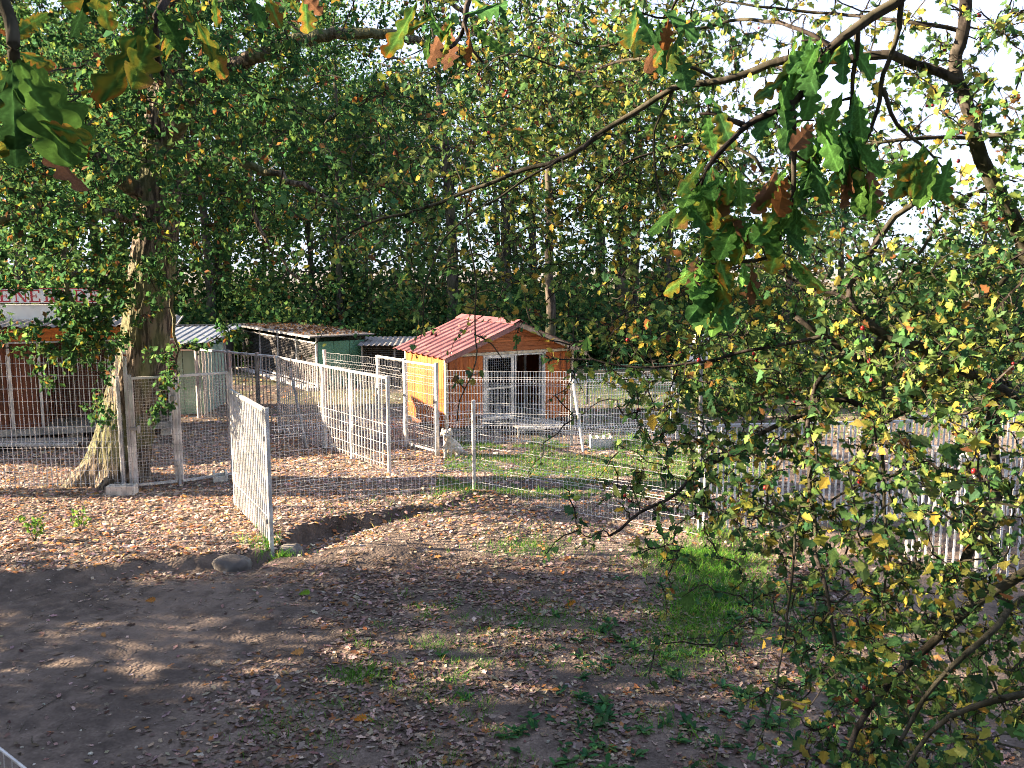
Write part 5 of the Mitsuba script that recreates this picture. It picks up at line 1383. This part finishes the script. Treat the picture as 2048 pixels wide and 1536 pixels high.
# ------------------------------------------------------------------ the wood behind
def make_tree(x, y, h, rad, base, n, weights, seed, label, group=None, trunk_r=0.2, leaf=0.15, lean=(0, 0), name="tree", gaps=0.4, cat="tree", pal=WOOD_PAL, cl=0.55):
    g = np.random.default_rng(seed)
    k = thing(name, label, cat, group)
    z0 = float(gz(x, y))
    top = np.array([x + lean[0], y + lean[1], z0 + h * 0.9])
    mid = np.array([x + lean[0] * 0.3 + g.normal(0, 0.15), y + lean[1] * 0.3, z0 + h * 0.4])
    P = smooth_path([(x, y, z0 - 0.2), (x, y, z0 + 0.4), mid, top], 0.4)
    P[2:, :2] += g.normal(0, 0.03, (len(P) - 2, 2))
    tr = np.interp(P[:, 2] - z0, [-0.2, 0.0, 0.6, h * 0.5, h * 0.9], [1.7 * trunk_r, 1.45 * trunk_r, trunk_r, 0.7 * trunk_r, 0.12 * trunk_r])
    part(k, "trunk", tube(P, tr, 10), "bark_far", smooth=True)
    nb = int(38 + rad * 8)
    c = g.normal(size=(nb * 6, 3))
    c = unit(c) * g.random((len(c), 1)) ** 0.45
    ctr = np.array([x + lean[0] * 0.7, y + lean[1] * 0.7, z0 + (base + h) / 2])
    q = ctr + c * [rad, rad, (h - base) / 2]
    q = q[meshkit.noise(q * 0.55 + seed, seed=seed % 50) > gaps][:nb]
    br = grow(P[P[:, 2] > z0 + min(base, h * 0.3)], q, g, m=5, batch=12, wob=0.1, droop=0.08)
    part(k, "branches", tubes_batch(br, np.full(len(br), 0.16 * trunk_r + 0.012), np.full(len(br), 0.01), 4), "bark_far", kind="stuff")
    m = n // len(q)
    pos = np.repeat(q, m, 0) + g.normal(size=(len(q) * m, 3)) * [cl, cl, cl * 0.75]
    ax = unit(rand_dirs(len(pos), g) + [0, 0, -0.4])
    nm = unit(rand_dirs(len(pos), g) + [0, 0, 0.5])
    col = pick(g, len(pos), pal, weights, 0.2) * np.repeat(np.exp(g.normal(0, 0.18, (len(q), 1))), m, 0)
    v, f, cc = scatter(QUAD, pos, frames(ax, nm), leaf * np.exp(g.normal(0, 0.25, len(pos))), col)
    part(k, "crown", (v, f), "leaf_green", color=cc, kind="stuff")
    return k


def make_shrub(x, y, h, rad, n, weights, seed, label, group=None, leaf=0.09):
    g = np.random.default_rng(seed)
    k = thing("shrub", label, "shrub", group)
    z0 = float(gz(x, y))
    nb = 26
    c = unit(g.normal(size=(nb, 3)))
    c[:, 2] = np.abs(c[:, 2])
    q = np.array([x, y, z0]) + c * np.array([rad, rad, h * 0.9]) * (g.random((nb, 1)) ** 0.4)
    q[:, 2] = np.maximum(q[:, 2], z0 + 0.12)
    st = np.stack([np.array([x, y, z0 - 0.05]) + (q - [x, y, z0]) * w * [1, 1, 1] + np.array([0, 0, 0.1]) * math.sin(3.14 * w) for w in np.linspace(0, 1, 5)], 1)
    part(k, "stems", tubes_batch(st, np.full(nb, 0.02), np.full(nb, 0.006), 4), "bark_far", kind="stuff")
    m = n // nb
    pos = np.repeat(q, m, 0) + g.normal(size=(nb * m, 3)) * np.array([rad, rad, h]) * 0.2
    pos[:, 2] = np.maximum(pos[:, 2], z0 + 0.02)
    col = pick(g, len(pos), WOOD_PAL, weights, 0.25)
    v, f, cc = scatter(QUAD, pos, frames(unit(rand_dirs(len(pos), g) + [0, 0, 0.2]), unit(rand_dirs(len(pos), g) + [0, 0, 0.6])), leaf * np.exp(g.normal(0, 0.25, len(pos))), col)
    part(k, "foliage", (v, f), "leaf_green", color=cc, kind="stuff")
    return k


r = np.random.default_rng(41)
WG = "trees of the wood behind the kennels"
WL = "tall leafy tree in the dense wood behind the kennels and the shed"
seed = 100
for y, x0, x1, step, n in ((33.0, -27, 5.5, 4.0, 6500), (39.0, -32, 7, 4.6, 6500), (47.0, -36, 9, 5.2, 6000), (58, -44, 12, 7, 5000)):
    x = x0
    while x < x1:
        px, py = x + r.normal(0, 0.7), y + r.normal(0, 1.3)
        h = r.uniform(12, 17) + (y - 33) * 0.16
        gold = r.random() < (0.2 if px < -3 else 0.6)
        make_tree(px, py, h, r.uniform(2.6, 3.8), r.uniform(2.4, 4.5), int(n * (1.45 if px < -3 else 0.2 if py < 43 else 0.1)), GOLD_W if gold else WOOD_W, seed, WL, WG, trunk_r=r.uniform(0.14, 0.26), leaf=0.135 + (y - 33) * 0.003, lean=(r.normal(0, 0.6), 0))
        seed += 1
        x += step
for i, (x, y, h) in enumerate(((12, 44, 4.5), (17, 52, 5), (21, 47, 4), (26, 54, 5.5), (31, 52, 5), (37, 58, 6), (43, 60, 6.5), (24, 40, 3), (30, 44, 3.5))):
    make_shrub(x, y, h, 2.8, 2600, GOLD_W if i % 2 else WOOD_W, 380 + i, "hedge bush on the far right below the bright sky", "far hedge on the right", leaf=0.24)
make_tree(-14.8, 27.2, 11.0, 2.7, 0.8, 7000, WOOD_W, 304, "dense leafy tree added behind the signboard to shade the long kennel", trunk_r=0.2, leaf=0.14, gaps=0.3)  # added so its crown throws shade on the long kennel front
make_tree(3.95, 30.5, 13.5, 3.0, 4.2, 2600, GOLD_W, 301, "slim tree with a pale trunk and yellow-green crown right behind the shed", trunk_r=0.2, leaf=0.16, lean=(-0.3, 0))
make_tree(4.6, 32.6, 14.5, 3.2, 4.0, 2600, WOOD_W, 302, "dark slender tree just right of the pale trunk behind the shed", trunk_r=0.2, leaf=0.16, lean=(0.2, 0))
make_tree(1.2, 25.5, 11.5, 3.1, 3.6, 3800, GOLD_W, 303, "yellowing tree with a spreading crown rising behind the shed roof", trunk_r=0.16, leaf=0.13)
for i, (x, y, h, rad, base, n) in enumerate(((9.5, 30.0, 9.5, 2.4, 2.6, 1600), (13.5, 35.0, 9.0, 2.6, 2.2, 1300), (18.0, 33.0, 7.5, 2.4, 2.0, 1500), (22.5, 38.0, 8.0, 2.6, 2.0, 1700), (28.0, 42.0, 9.0, 3.0, 2.0, 2200), (15.5, 46.0, 9.0, 2.6, 2.2, 1300), (34.0, 46.0, 11.0, 3.5, 2.0, 2600))):
    make_tree(x, y, h, rad, base, n, GOLD_W if i % 2 else WOOD_W, 320 + i, "thin-crowned tree on the far right with bright sky showing through", "open trees on the far right", trunk_r=0.15, leaf=0.17, gaps=0.48)
# undergrowth
SG = "dark undergrowth at the edge of the wood"
seed = 400
for y, x0, x1, step, h0, h1 in ((30.8, -20, 6.8, 2.0, 1.6, 3.2), (36.0, -25, 8, 2.5, 3.5, 5.5), (44.0, -32, 10, 3.2, 3.8, 5.6)):
    x = x0
    while x < x1:
        make_shrub(x + r.normal(0, 0.4), y + r.normal(0, 0.6), r.uniform(h0, h1), r.uniform(1.2, 1.8) * (0.6 + h1 * 0.13), 2400, WOOD_W, seed, "green bushy undergrowth at the edge of the wood behind the kennels", SG, leaf=0.11 + 0.018 * h1)
        seed += 1
        x += step
for x, y, h, rad, lab in ((5.0, 20.6, 1.9, 0.95, "bright yellow-green bush just right of the shed fence's last post"), (6.9, 22.5, 2.0, 1.2, "sunlit bush behind the sign post"), (9.4, 21.5, 1.7, 1.3, "sunlit yellowing bush behind the left half of the right picket fence"), (12.2, 23.5, 2.2, 1.5, "rounded sunlit bush behind the right half of the right picket fence"), (7.2, 27.5, 2.6, 1.6, "taller green bush in the background right of the shed"), (11.0, 29.0, 2.4, 1.7, "broad pale bush in the far right background"), (16.0, 26.0, 2.2, 1.8, "low wide bush at the far right edge")):
    make_shrub(x, y, h, rad, 2600, GOLD_W, seed, lab, leaf=0.10)
    seed += 1
# trees out of the frame on the left, whose crowns shade the foreground
for i, (x, y, h, rad, base, n) in enumerate(((-11.5, 6.2, 7.5, 1.85, 0.8, 6500), (-15.5, 9.5, 8.5, 0.95, 1.0, 4500), (-16.5, 5.0, 9.5, 2.4, 1.0, 7000), (-20.0, 3.4, 10.0, 3.0, 1.0, 6500), (-12.0, 2.4, 9.0, 2.8, 1.2, 6500))):
    make_tree(x, y, h, rad, base, n, WOOD_W, 500 + i, "shade tree standing beyond the left edge of the view", "trees beyond the left edge", trunk_r=0.22, leaf=0.17, gaps=0.28)
# unseen trees added behind and beside the viewer to cut the sky light
for i, (x, y, h, rad) in enumerate(((-11, -5, 13, 4), (-5, -9, 14, 4.5), (2.5, -10, 14, 4.5), (9, -7, 13, 4.5), (15.5, 6, 12, 4), (18, 13, 12, 4), (-18, -3, 13, 4.5))):
    make_tree(x, y, h + 2, rad + 0.6, 2.0, 3600, WOOD_W, 540 + i, "unseen tree added around the viewer to cut the sky light", "unseen trees added around the viewer", trunk_r=0.22, leaf=0.36, gaps=0.3, cl=0.8)

# ------------------------------------------------------------------ fallen leaves
r = np.random.default_rng(51)
DRY = [(0.26, 0.205, 0.185), (0.175, 0.13, 0.112), (0.36, 0.295, 0.265), (0.29, 0.145, 0.065), (0.095, 0.07, 0.06), (0.235, 0.185, 0.16)]
DRY_W = [0.25, 0.23, 0.12, 0.07, 0.15, 0.18]


def litter_density(x, y):
    """Cover from 0 to 1 of fallen leaves."""
    p = np.stack([x, y, 0 * x], -1)
    nz = meshkit.fbm(p * 1.3, 3, seed=12)
    fine = meshkit.fbm(p * 4.0, 2, seed=13)
    bank = np.interp(x, BANK_X, BANK_Y)
    inside = y > bank + 0.02
    d_in = np.where(x < -0.8, 1.0, 0.5) * np.interp(y, [0, 17, 20, 40], [1, 1, 0.5, 0.35])
    edge = sstep(-3.0, -1.7, x + 0.9 * (nz - 0.5) - 0.0 * y)
    near = 0.025 + 0.75 * edge * sstep(0.40, 0.60, 0.55 * nz + 0.45 * fine + 0.06)
    strip = np.exp(-(((y - 10.25) / 0.55) ** 2)) * sstep(-2.4, -1.6, x)
    near = near * (1 - 0.75 * strip)
    heap = np.exp(-(((x + 0.75 + 0.55 * (y - 11.6)) / 0.9) ** 2 + ((y - 11.75) / 0.5) ** 2)) + np.exp(-(((x + 2.35) / 0.5) ** 2 + ((y - 11.1) / 0.38) ** 2)) + 0.8 * np.exp(-(((x + 0.5) / 0.6) ** 2 + ((y - 12.4) / 0.25) ** 2))
    heap += 0.7 * np.exp(-(((x + 3.9) / 0.55) ** 2 + ((y - 9.45) / 0.18) ** 2)) + 0.5 * np.exp(-(((x + 5.1) / 0.6) ** 2 + ((y - 8.75) / 0.15) ** 2))
    return np.where(inside, d_in, np.clip(near + heap, 0, 1))


def lay(x, y, tmpl, size, sel_w=DRY_W, tilt=0.26, lift=0.012, bright=1.0):
    n = len(x)
    z = gz(x, y) + r.uniform(0.003, lift, n)
    a = r.uniform(0, 2 * np.pi, n)
    ax = unit(np.stack([np.cos(a), np.sin(a), r.normal(0, tilt * 0.5, n)], 1))
    nm = unit(np.stack([r.normal(0, tilt, n), r.normal(0, tilt, n), np.ones(n)], 1))
    return scatter(tmpl, np.stack([x, y, z], 1), frames(ax, nm), size * np.exp(r.normal(0, 0.25, n)), np.clip(bright * pick(r, n, DRY, sel_w, 0.22), 0, 0.7))


parts_ = []
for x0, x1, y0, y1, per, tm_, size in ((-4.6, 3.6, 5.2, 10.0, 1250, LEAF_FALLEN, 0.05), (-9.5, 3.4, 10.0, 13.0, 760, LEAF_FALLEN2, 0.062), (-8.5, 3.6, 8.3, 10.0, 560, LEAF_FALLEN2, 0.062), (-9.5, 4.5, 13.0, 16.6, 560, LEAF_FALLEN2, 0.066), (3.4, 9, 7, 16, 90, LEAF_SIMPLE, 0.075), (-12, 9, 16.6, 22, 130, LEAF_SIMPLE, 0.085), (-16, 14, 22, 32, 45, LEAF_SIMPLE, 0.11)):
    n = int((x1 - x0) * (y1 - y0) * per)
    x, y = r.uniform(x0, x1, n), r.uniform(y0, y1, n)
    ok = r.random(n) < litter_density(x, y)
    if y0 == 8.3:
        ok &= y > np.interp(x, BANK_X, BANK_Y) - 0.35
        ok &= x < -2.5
    parts_.append(lay(x[ok], y[ok], tm_, size, bright=0.85 if y0 == 5.2 else 1.4, sel_w=DRY_W if y0 == 5.2 else [0.22, 0.2, 0.12, 0.17, 0.13, 0.16], tilt=0.26 if y0 == 5.2 else 0.42))  # all but the foreground litter is paler: drier leaves plus painted sunlight
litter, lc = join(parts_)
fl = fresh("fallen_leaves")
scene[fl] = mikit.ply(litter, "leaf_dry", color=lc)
labels[fl] = {"label": "brown fallen oak leaves littering the ground", "category": "fallen leaves", "kind": "stuff"}
# leaves on the long kennel's roof
n = 1100
a, b = r.uniform(0.4, LL + 0.15, n), r.uniform(-0.25, LD + 0.15, n)
q = np.array([K3(u, w, 0) for u, w in zip(a, b)])
n_ = len(q)
aa = r.uniform(0, 6.28, n_)
v, f, cc = scatter(LEAF_SIMPLE, np.stack([q[:, 0], q[:, 1], np.full(n_, LH + 0.09) + r.uniform(0, 0.05, n_)], 1), frames(unit(np.stack([np.cos(aa), np.sin(aa), r.normal(0, 0.2, n_)], 1)), unit(np.stack([r.normal(0, 0.5, n_), r.normal(0, 0.5, n_), np.ones(n_)], 1))), 0.09 * np.exp(r.normal(0, 0.2, n_)), pick(r, n_, [(0.11, 0.06, 0.033), (0.16, 0.10, 0.045), (0.075, 0.048, 0.032)], [0.45, 0.25, 0.3], 0.2))
fl = fresh("fallen_leaves")
scene[fl] = mikit.ply((v, f), "leaf_dry", color=cc)
labels[fl] = {"label": "orange-brown leaves covering the long kennel's flat roof", "category": "fallen leaves", "kind": "stuff"}
# leaves caught on the shed roof
n = 90
a, b = r.uniform(-0.1, W / 2 - 0.1, n), r.uniform(b0 + 0.1, b1 - 0.1, n)
q = np.array([S(u, w, RD + 0.045 - (W / 2 - u) * sl) for u, w in zip(a, b)])
v, f, cc = scatter(LEAF_FALLEN2, q, frames(rand_dirs(n, r) * [1, 1, 0.3], unit(rand_dirs(n, r) * 0.4 + [-0.3, 0, 1])), np.full(n, 0.07), pick(r, n, DRY, DRY_W))
fl = fresh("fallen_leaves")
scene[fl] = mikit.ply((v, f), "leaf_dry", color=cc)
labels[fl] = {"label": "a few dry leaves caught on the shed's red roof", "category": "fallen leaves", "kind": "stuff"}
# pebbles, clods and sticks
n = 1900
x, y = r.uniform(-6, 4, n), 5.2 + 6.3 * r.random(n) ** 1.2
i0 = trimesh.creation.icosphere(0)
sz = 0.007 * np.exp(r.normal(0, 0.45, n))
v, f, cc = scatter((np.array(i0.vertices) * [1, 1.3, 0.7], np.array(i0.faces)), np.stack([x, y, gz(x, y) + sz * 0.3], 1), frames(unit(rand_dirs(n, r) * [1, 1, 0.3]), unit(rand_dirs(n, r) * 0.5 + [0, 0, 1])), sz, pick(r, n, [(0.14, 0.115, 0.095), (0.20, 0.175, 0.15), (0.34, 0.32, 0.29), (0.09, 0.075, 0.065)], [0.4, 0.25, 0.1, 0.25], 0.2))
pk = fresh("pebbles")
scene[pk] = mikit.ply((v, f), "painted_part", color=cc)
labels[pk] = {"label": "small stones and clods on the bare earth", "category": "pebbles", "kind": "stuff"}
n = 420
x, y = r.uniform(-5.5, 4, n), 5.2 + 7.5 * r.random(n) ** 1.2
a = r.uniform(0, 6.28, n)
ln = 0.05 * np.exp(r.normal(0, 0.6, n))
w = np.linspace(-1, 1, 4)[None, :]
sx = x[:, None] + (np.cos(a) * ln)[:, None] * w + r.normal(0, 0.004, (n, 4))
sy = y[:, None] + (np.sin(a) * ln)[:, None] * w + r.normal(0, 0.004, (n, 4))
v, f = tubes_batch(np.stack([sx, sy, gz(sx, sy) + 0.012 + r.uniform(0, 0.012, (n, 1)) * w], 2), r.uniform(0.0015, 0.004, n), r.uniform(0.001, 0.002, n), 4)
pk = fresh("sticks")
scene[pk] = mikit.ply((v, f), "bark_far")
labels[pk] = {"label": "thin broken twigs lying on the ground", "category": "twigs", "kind": "stuff"}
# single leaves that stand out
for x, y, kind, colr, size, lab in ((0.6, 8.41, 0, (0.40, 0.17, 0.03), 0.13, "bright orange curled leaf on the shaded leaf litter right of centre"), (-2.23, 8.75, 0, (0.13, 0.24, 0.03), 0.12, "fresh green leaf lying alone on the bare earth"), (-1.94, 7.29, 0, (0.36, 0.20, 0.08), 0.12, "long tan curled leaf on the litter left of centre"), (-3.79, 8.54, 0, (0.34, 0.16, 0.05), 0.11, "small orange-brown leaf on the bare earth at the left"), (-1.18, 6.19, 0, (0.38, 0.15, 0.03), 0.1, "vivid orange-brown leaf near the bottom edge"), (-2.6, 7.1, 0, (0.52, 0.47, 0.4), 0.07, "pale cream leaf on the bare earth at lower left")):
    k = thing("fallen_leaf", lab, "leaf")
    zb = float(gz(x, y)) + 0.02
    m, _c = oak_leaf((x - size / 2, y, zb), (x + size / 2, y + 0.02, zb + 0.02), 0, np.random.default_rng(int(abs(x) * 100)))
    v = np.array(m[0])
    v[:, 2] = zb + np.clip(v[:, 2] - zb, -0.015, 0.05)
    nz = meshkit.noise(v * 60)
    scene[k] = mikit.ply((v, m[1]), "leaf_dry", smooth=True, color=np.array(colr)[None] * (0.75 + 0.5 * nz)[:, None])

# ------------------------------------------------------------------ grass and weeds
BLADE = (np.array([[-0.035, 0, 0], [0.035, 0, 0], [0.028, 0.5, 0.06], [-0.028, 0.5, 0.06], [0, 1, 0.25]]), np.array([[0, 1, 2], [0, 2, 3], [3, 2, 4]]))
GRASS = [(0.05, 0.165, 0.022), (0.085, 0.23, 0.03), (0.13, 0.26, 0.05), (0.22, 0.2, 0.08)]


def grass_at(x, y, h, spread=0.6):
    n = len(x)
    ax = unit(np.stack([r.normal(0, spread, n), r.normal(0, spread, n), np.ones(n)], 1))
    nm = rand_dirs(n, r)
    col = pick(r, n, GRASS, [0.36, 0.38, 0.2, 0.06], 0.2)
    return scatter(BLADE, np.stack([x, y, gz(x, y) - 0.005], 1), frames(ax, nm), h * np.exp(r.normal(0, 0.3, n)), col)


parts_ = []
for x, y, rad_, n, h in ((0.15, 10.35, 0.28, 275, 0.048), (0.55, 10.25, 0.25, 88, 0.030), (2.55, 10.15, 0.38, 495, 0.060), (2.25, 9.8, 0.38, 550, 0.060), (1.95, 10.0, 0.25, 220, 0.054), (2.3, 9.3, 0.33, 440, 0.060), (2.25, 8.8, 0.31, 440, 0.060), (2.05, 8.4, 0.28, 385, 0.060), (1.85, 8.05, 0.25, 330, 0.054), (1.7, 7.7, 0.31, 385, 0.054), (1.4, 7.3, 0.28, 275, 0.048), (0.1, 8.15, 0.25, 192, 0.042), (0.55, 8.1, 0.19, 110, 0.042), (-0.75, 7.55, 0.12, 66, 0.042), (-0.35, 7.4, 0.28, 143, 0.036), (-1.3, 6.95, 0.12, 132, 0.054), (-0.55, 6.75, 0.15, 66, 0.042), (-1.75, 6.15, 0.20, 121, 0.042), (-3.05, 10.4, 0.19, 82, 0.072), (-2.92, 10.12, 0.12, 49, 0.084), (2.55, 10.8, 0.25, 165, 0.072), (-0.8, 12.65, 0.38, 82, 0.072), (-1.6, 11.95, 0.62, 110, 0.048), (1.3, 11.65, 1.00, 275, 0.042)):
    n = int(n * 3.4)
    parts_.append(grass_at(x + r.normal(0, rad_, n), y + r.normal(0, rad_ * 0.8, n), h * 1.25))
n = 150
tx, ty = r.uniform(-1.6, 3.3, n), r.uniform(5.3, 8.8, n)
for a, b in zip(tx, ty):
    k = r.integers(10, 45)
    parts_.append(grass_at(a + r.normal(0, 0.05, k), b + r.normal(0, 0.05, k), 0.06))
n = 70000
x, y = r.uniform(-1.2, 4.6, n), r.uniform(12.4, 17.2, n)
ok = meshkit.fbm(np.stack([x, y, 0 * x], -1) * 1.6, 3, seed=31) + 0.16 * np.exp(-(((y - 14.6) / 0.8) ** 2)) + 0.06 * (x > 0) > 0.50
parts_.append(grass_at(x[ok], y[ok], 0.055))
n = 9000
x, y = r.uniform(1.5, 12, n), r.uniform(17, 27, n)
parts_.append(grass_at(x, y, 0.11))
grass, gcx = join(parts_)
gk_ = fresh("grass")
scene[gk_] = mikit.ply(grass, "grass_blade", color=gcx)
labels[gk_] = {"label": "short green grass in patches among the leaves", "category": "grass", "kind": "stuff"}
# broad-leaved weeds
ROS = leaf_outline([(0, 0.04), (0.3, 0.13), (0.65, 0.2), (0.88, 0.13), (1, 0.0)], 0.25, 0.3)
P_, R_, S_, C_ = [], [], [], []
cand = np.stack([r.uniform(-1.4, 3.6, 900), r.uniform(5.3, 9.2, 900)], 1)
keep = (r.random(900) < sstep(-1.4, 2.2, cand[:, 0] - 0.35 * (cand[:, 1] - 6)) * 0.8) & (meshkit.noise(np.c_[cand * 1.4, np.zeros(900)], seed=3) > 0.4)
for x, y in cand[keep]:
    k = r.integers(5, 11)
    a = r.uniform(0, 6.28, k)
    P_.append(np.stack([np.full(k, x), np.full(k, y), np.full(k, float(gz(x, y)) + 0.005)], 1) + r.normal(0, 0.012, (k, 3)) * [1, 1, 0.3])
    el = r.uniform(0.25, 1.1, k)
    ax = np.stack([np.cos(a), np.sin(a), el], 1)
    R_.append(frames(unit(ax), unit(np.stack([-np.cos(a) * el, -np.sin(a) * el, np.ones(k)], 1))))
    S_.append(r.uniform(0.05, 0.11, k))
    C_.append(pick(r, k, [(0.03, 0.095, 0.042), (0.05, 0.13, 0.05), (0.085, 0.16, 0.06)], [0.4, 0.4, 0.2], 0.25))
v, f, cc = scatter(ROS, np.vstack(P_), np.vstack(R_), np.concatenate(S_), np.vstack(C_))
wk = fresh("weeds")
scene[wk] = mikit.ply((v, f), "grass_blade", color=cc)
labels[wk] = {"label": "low broad-leaved green weeds in the lower right foreground", "category": "weeds", "kind": "stuff"}
for x, y, lab in ((-6.05, 10.45, "small bright green weed in the sunlit leaves at far left"), (-5.65, 10.8, "taller thin weed in the sunlit leaves behind the left wire fence")):
    k = thing("weed", lab, "plant")
    z0 = float(gz(x, y))
    n = 9
    st = np.array([[[x, y, z0], [x + dx * 0.5, y + dy * 0.5, z0 + h * 0.55], [x + dx, y + dy, z0 + h]] for dx, dy, h in zip(r.normal(0, 0.1, n), r.normal(0, 0.1, n), r.uniform(0.12, 0.36, n))])
    part(k, "stems", tubes_batch(st, np.full(n, 0.004), np.full(n, 0.002)), "bark_hawthorn", kind="stuff")
    pos, rot, sc, col = leaves_on(st, 9, r, 0.03, 0.055, LEAF_SIMPLE, [(0.07, 0.16, 0.03), (0.14, 0.22, 0.04)], [0.6, 0.4], down=-0.2, up=1.0)
    v, f, cc = scatter(LEAF_SIMPLE, pos, rot, sc, col)
    part(k, "leaves", (v, f), "leaf_green", color=cc, kind="stuff")
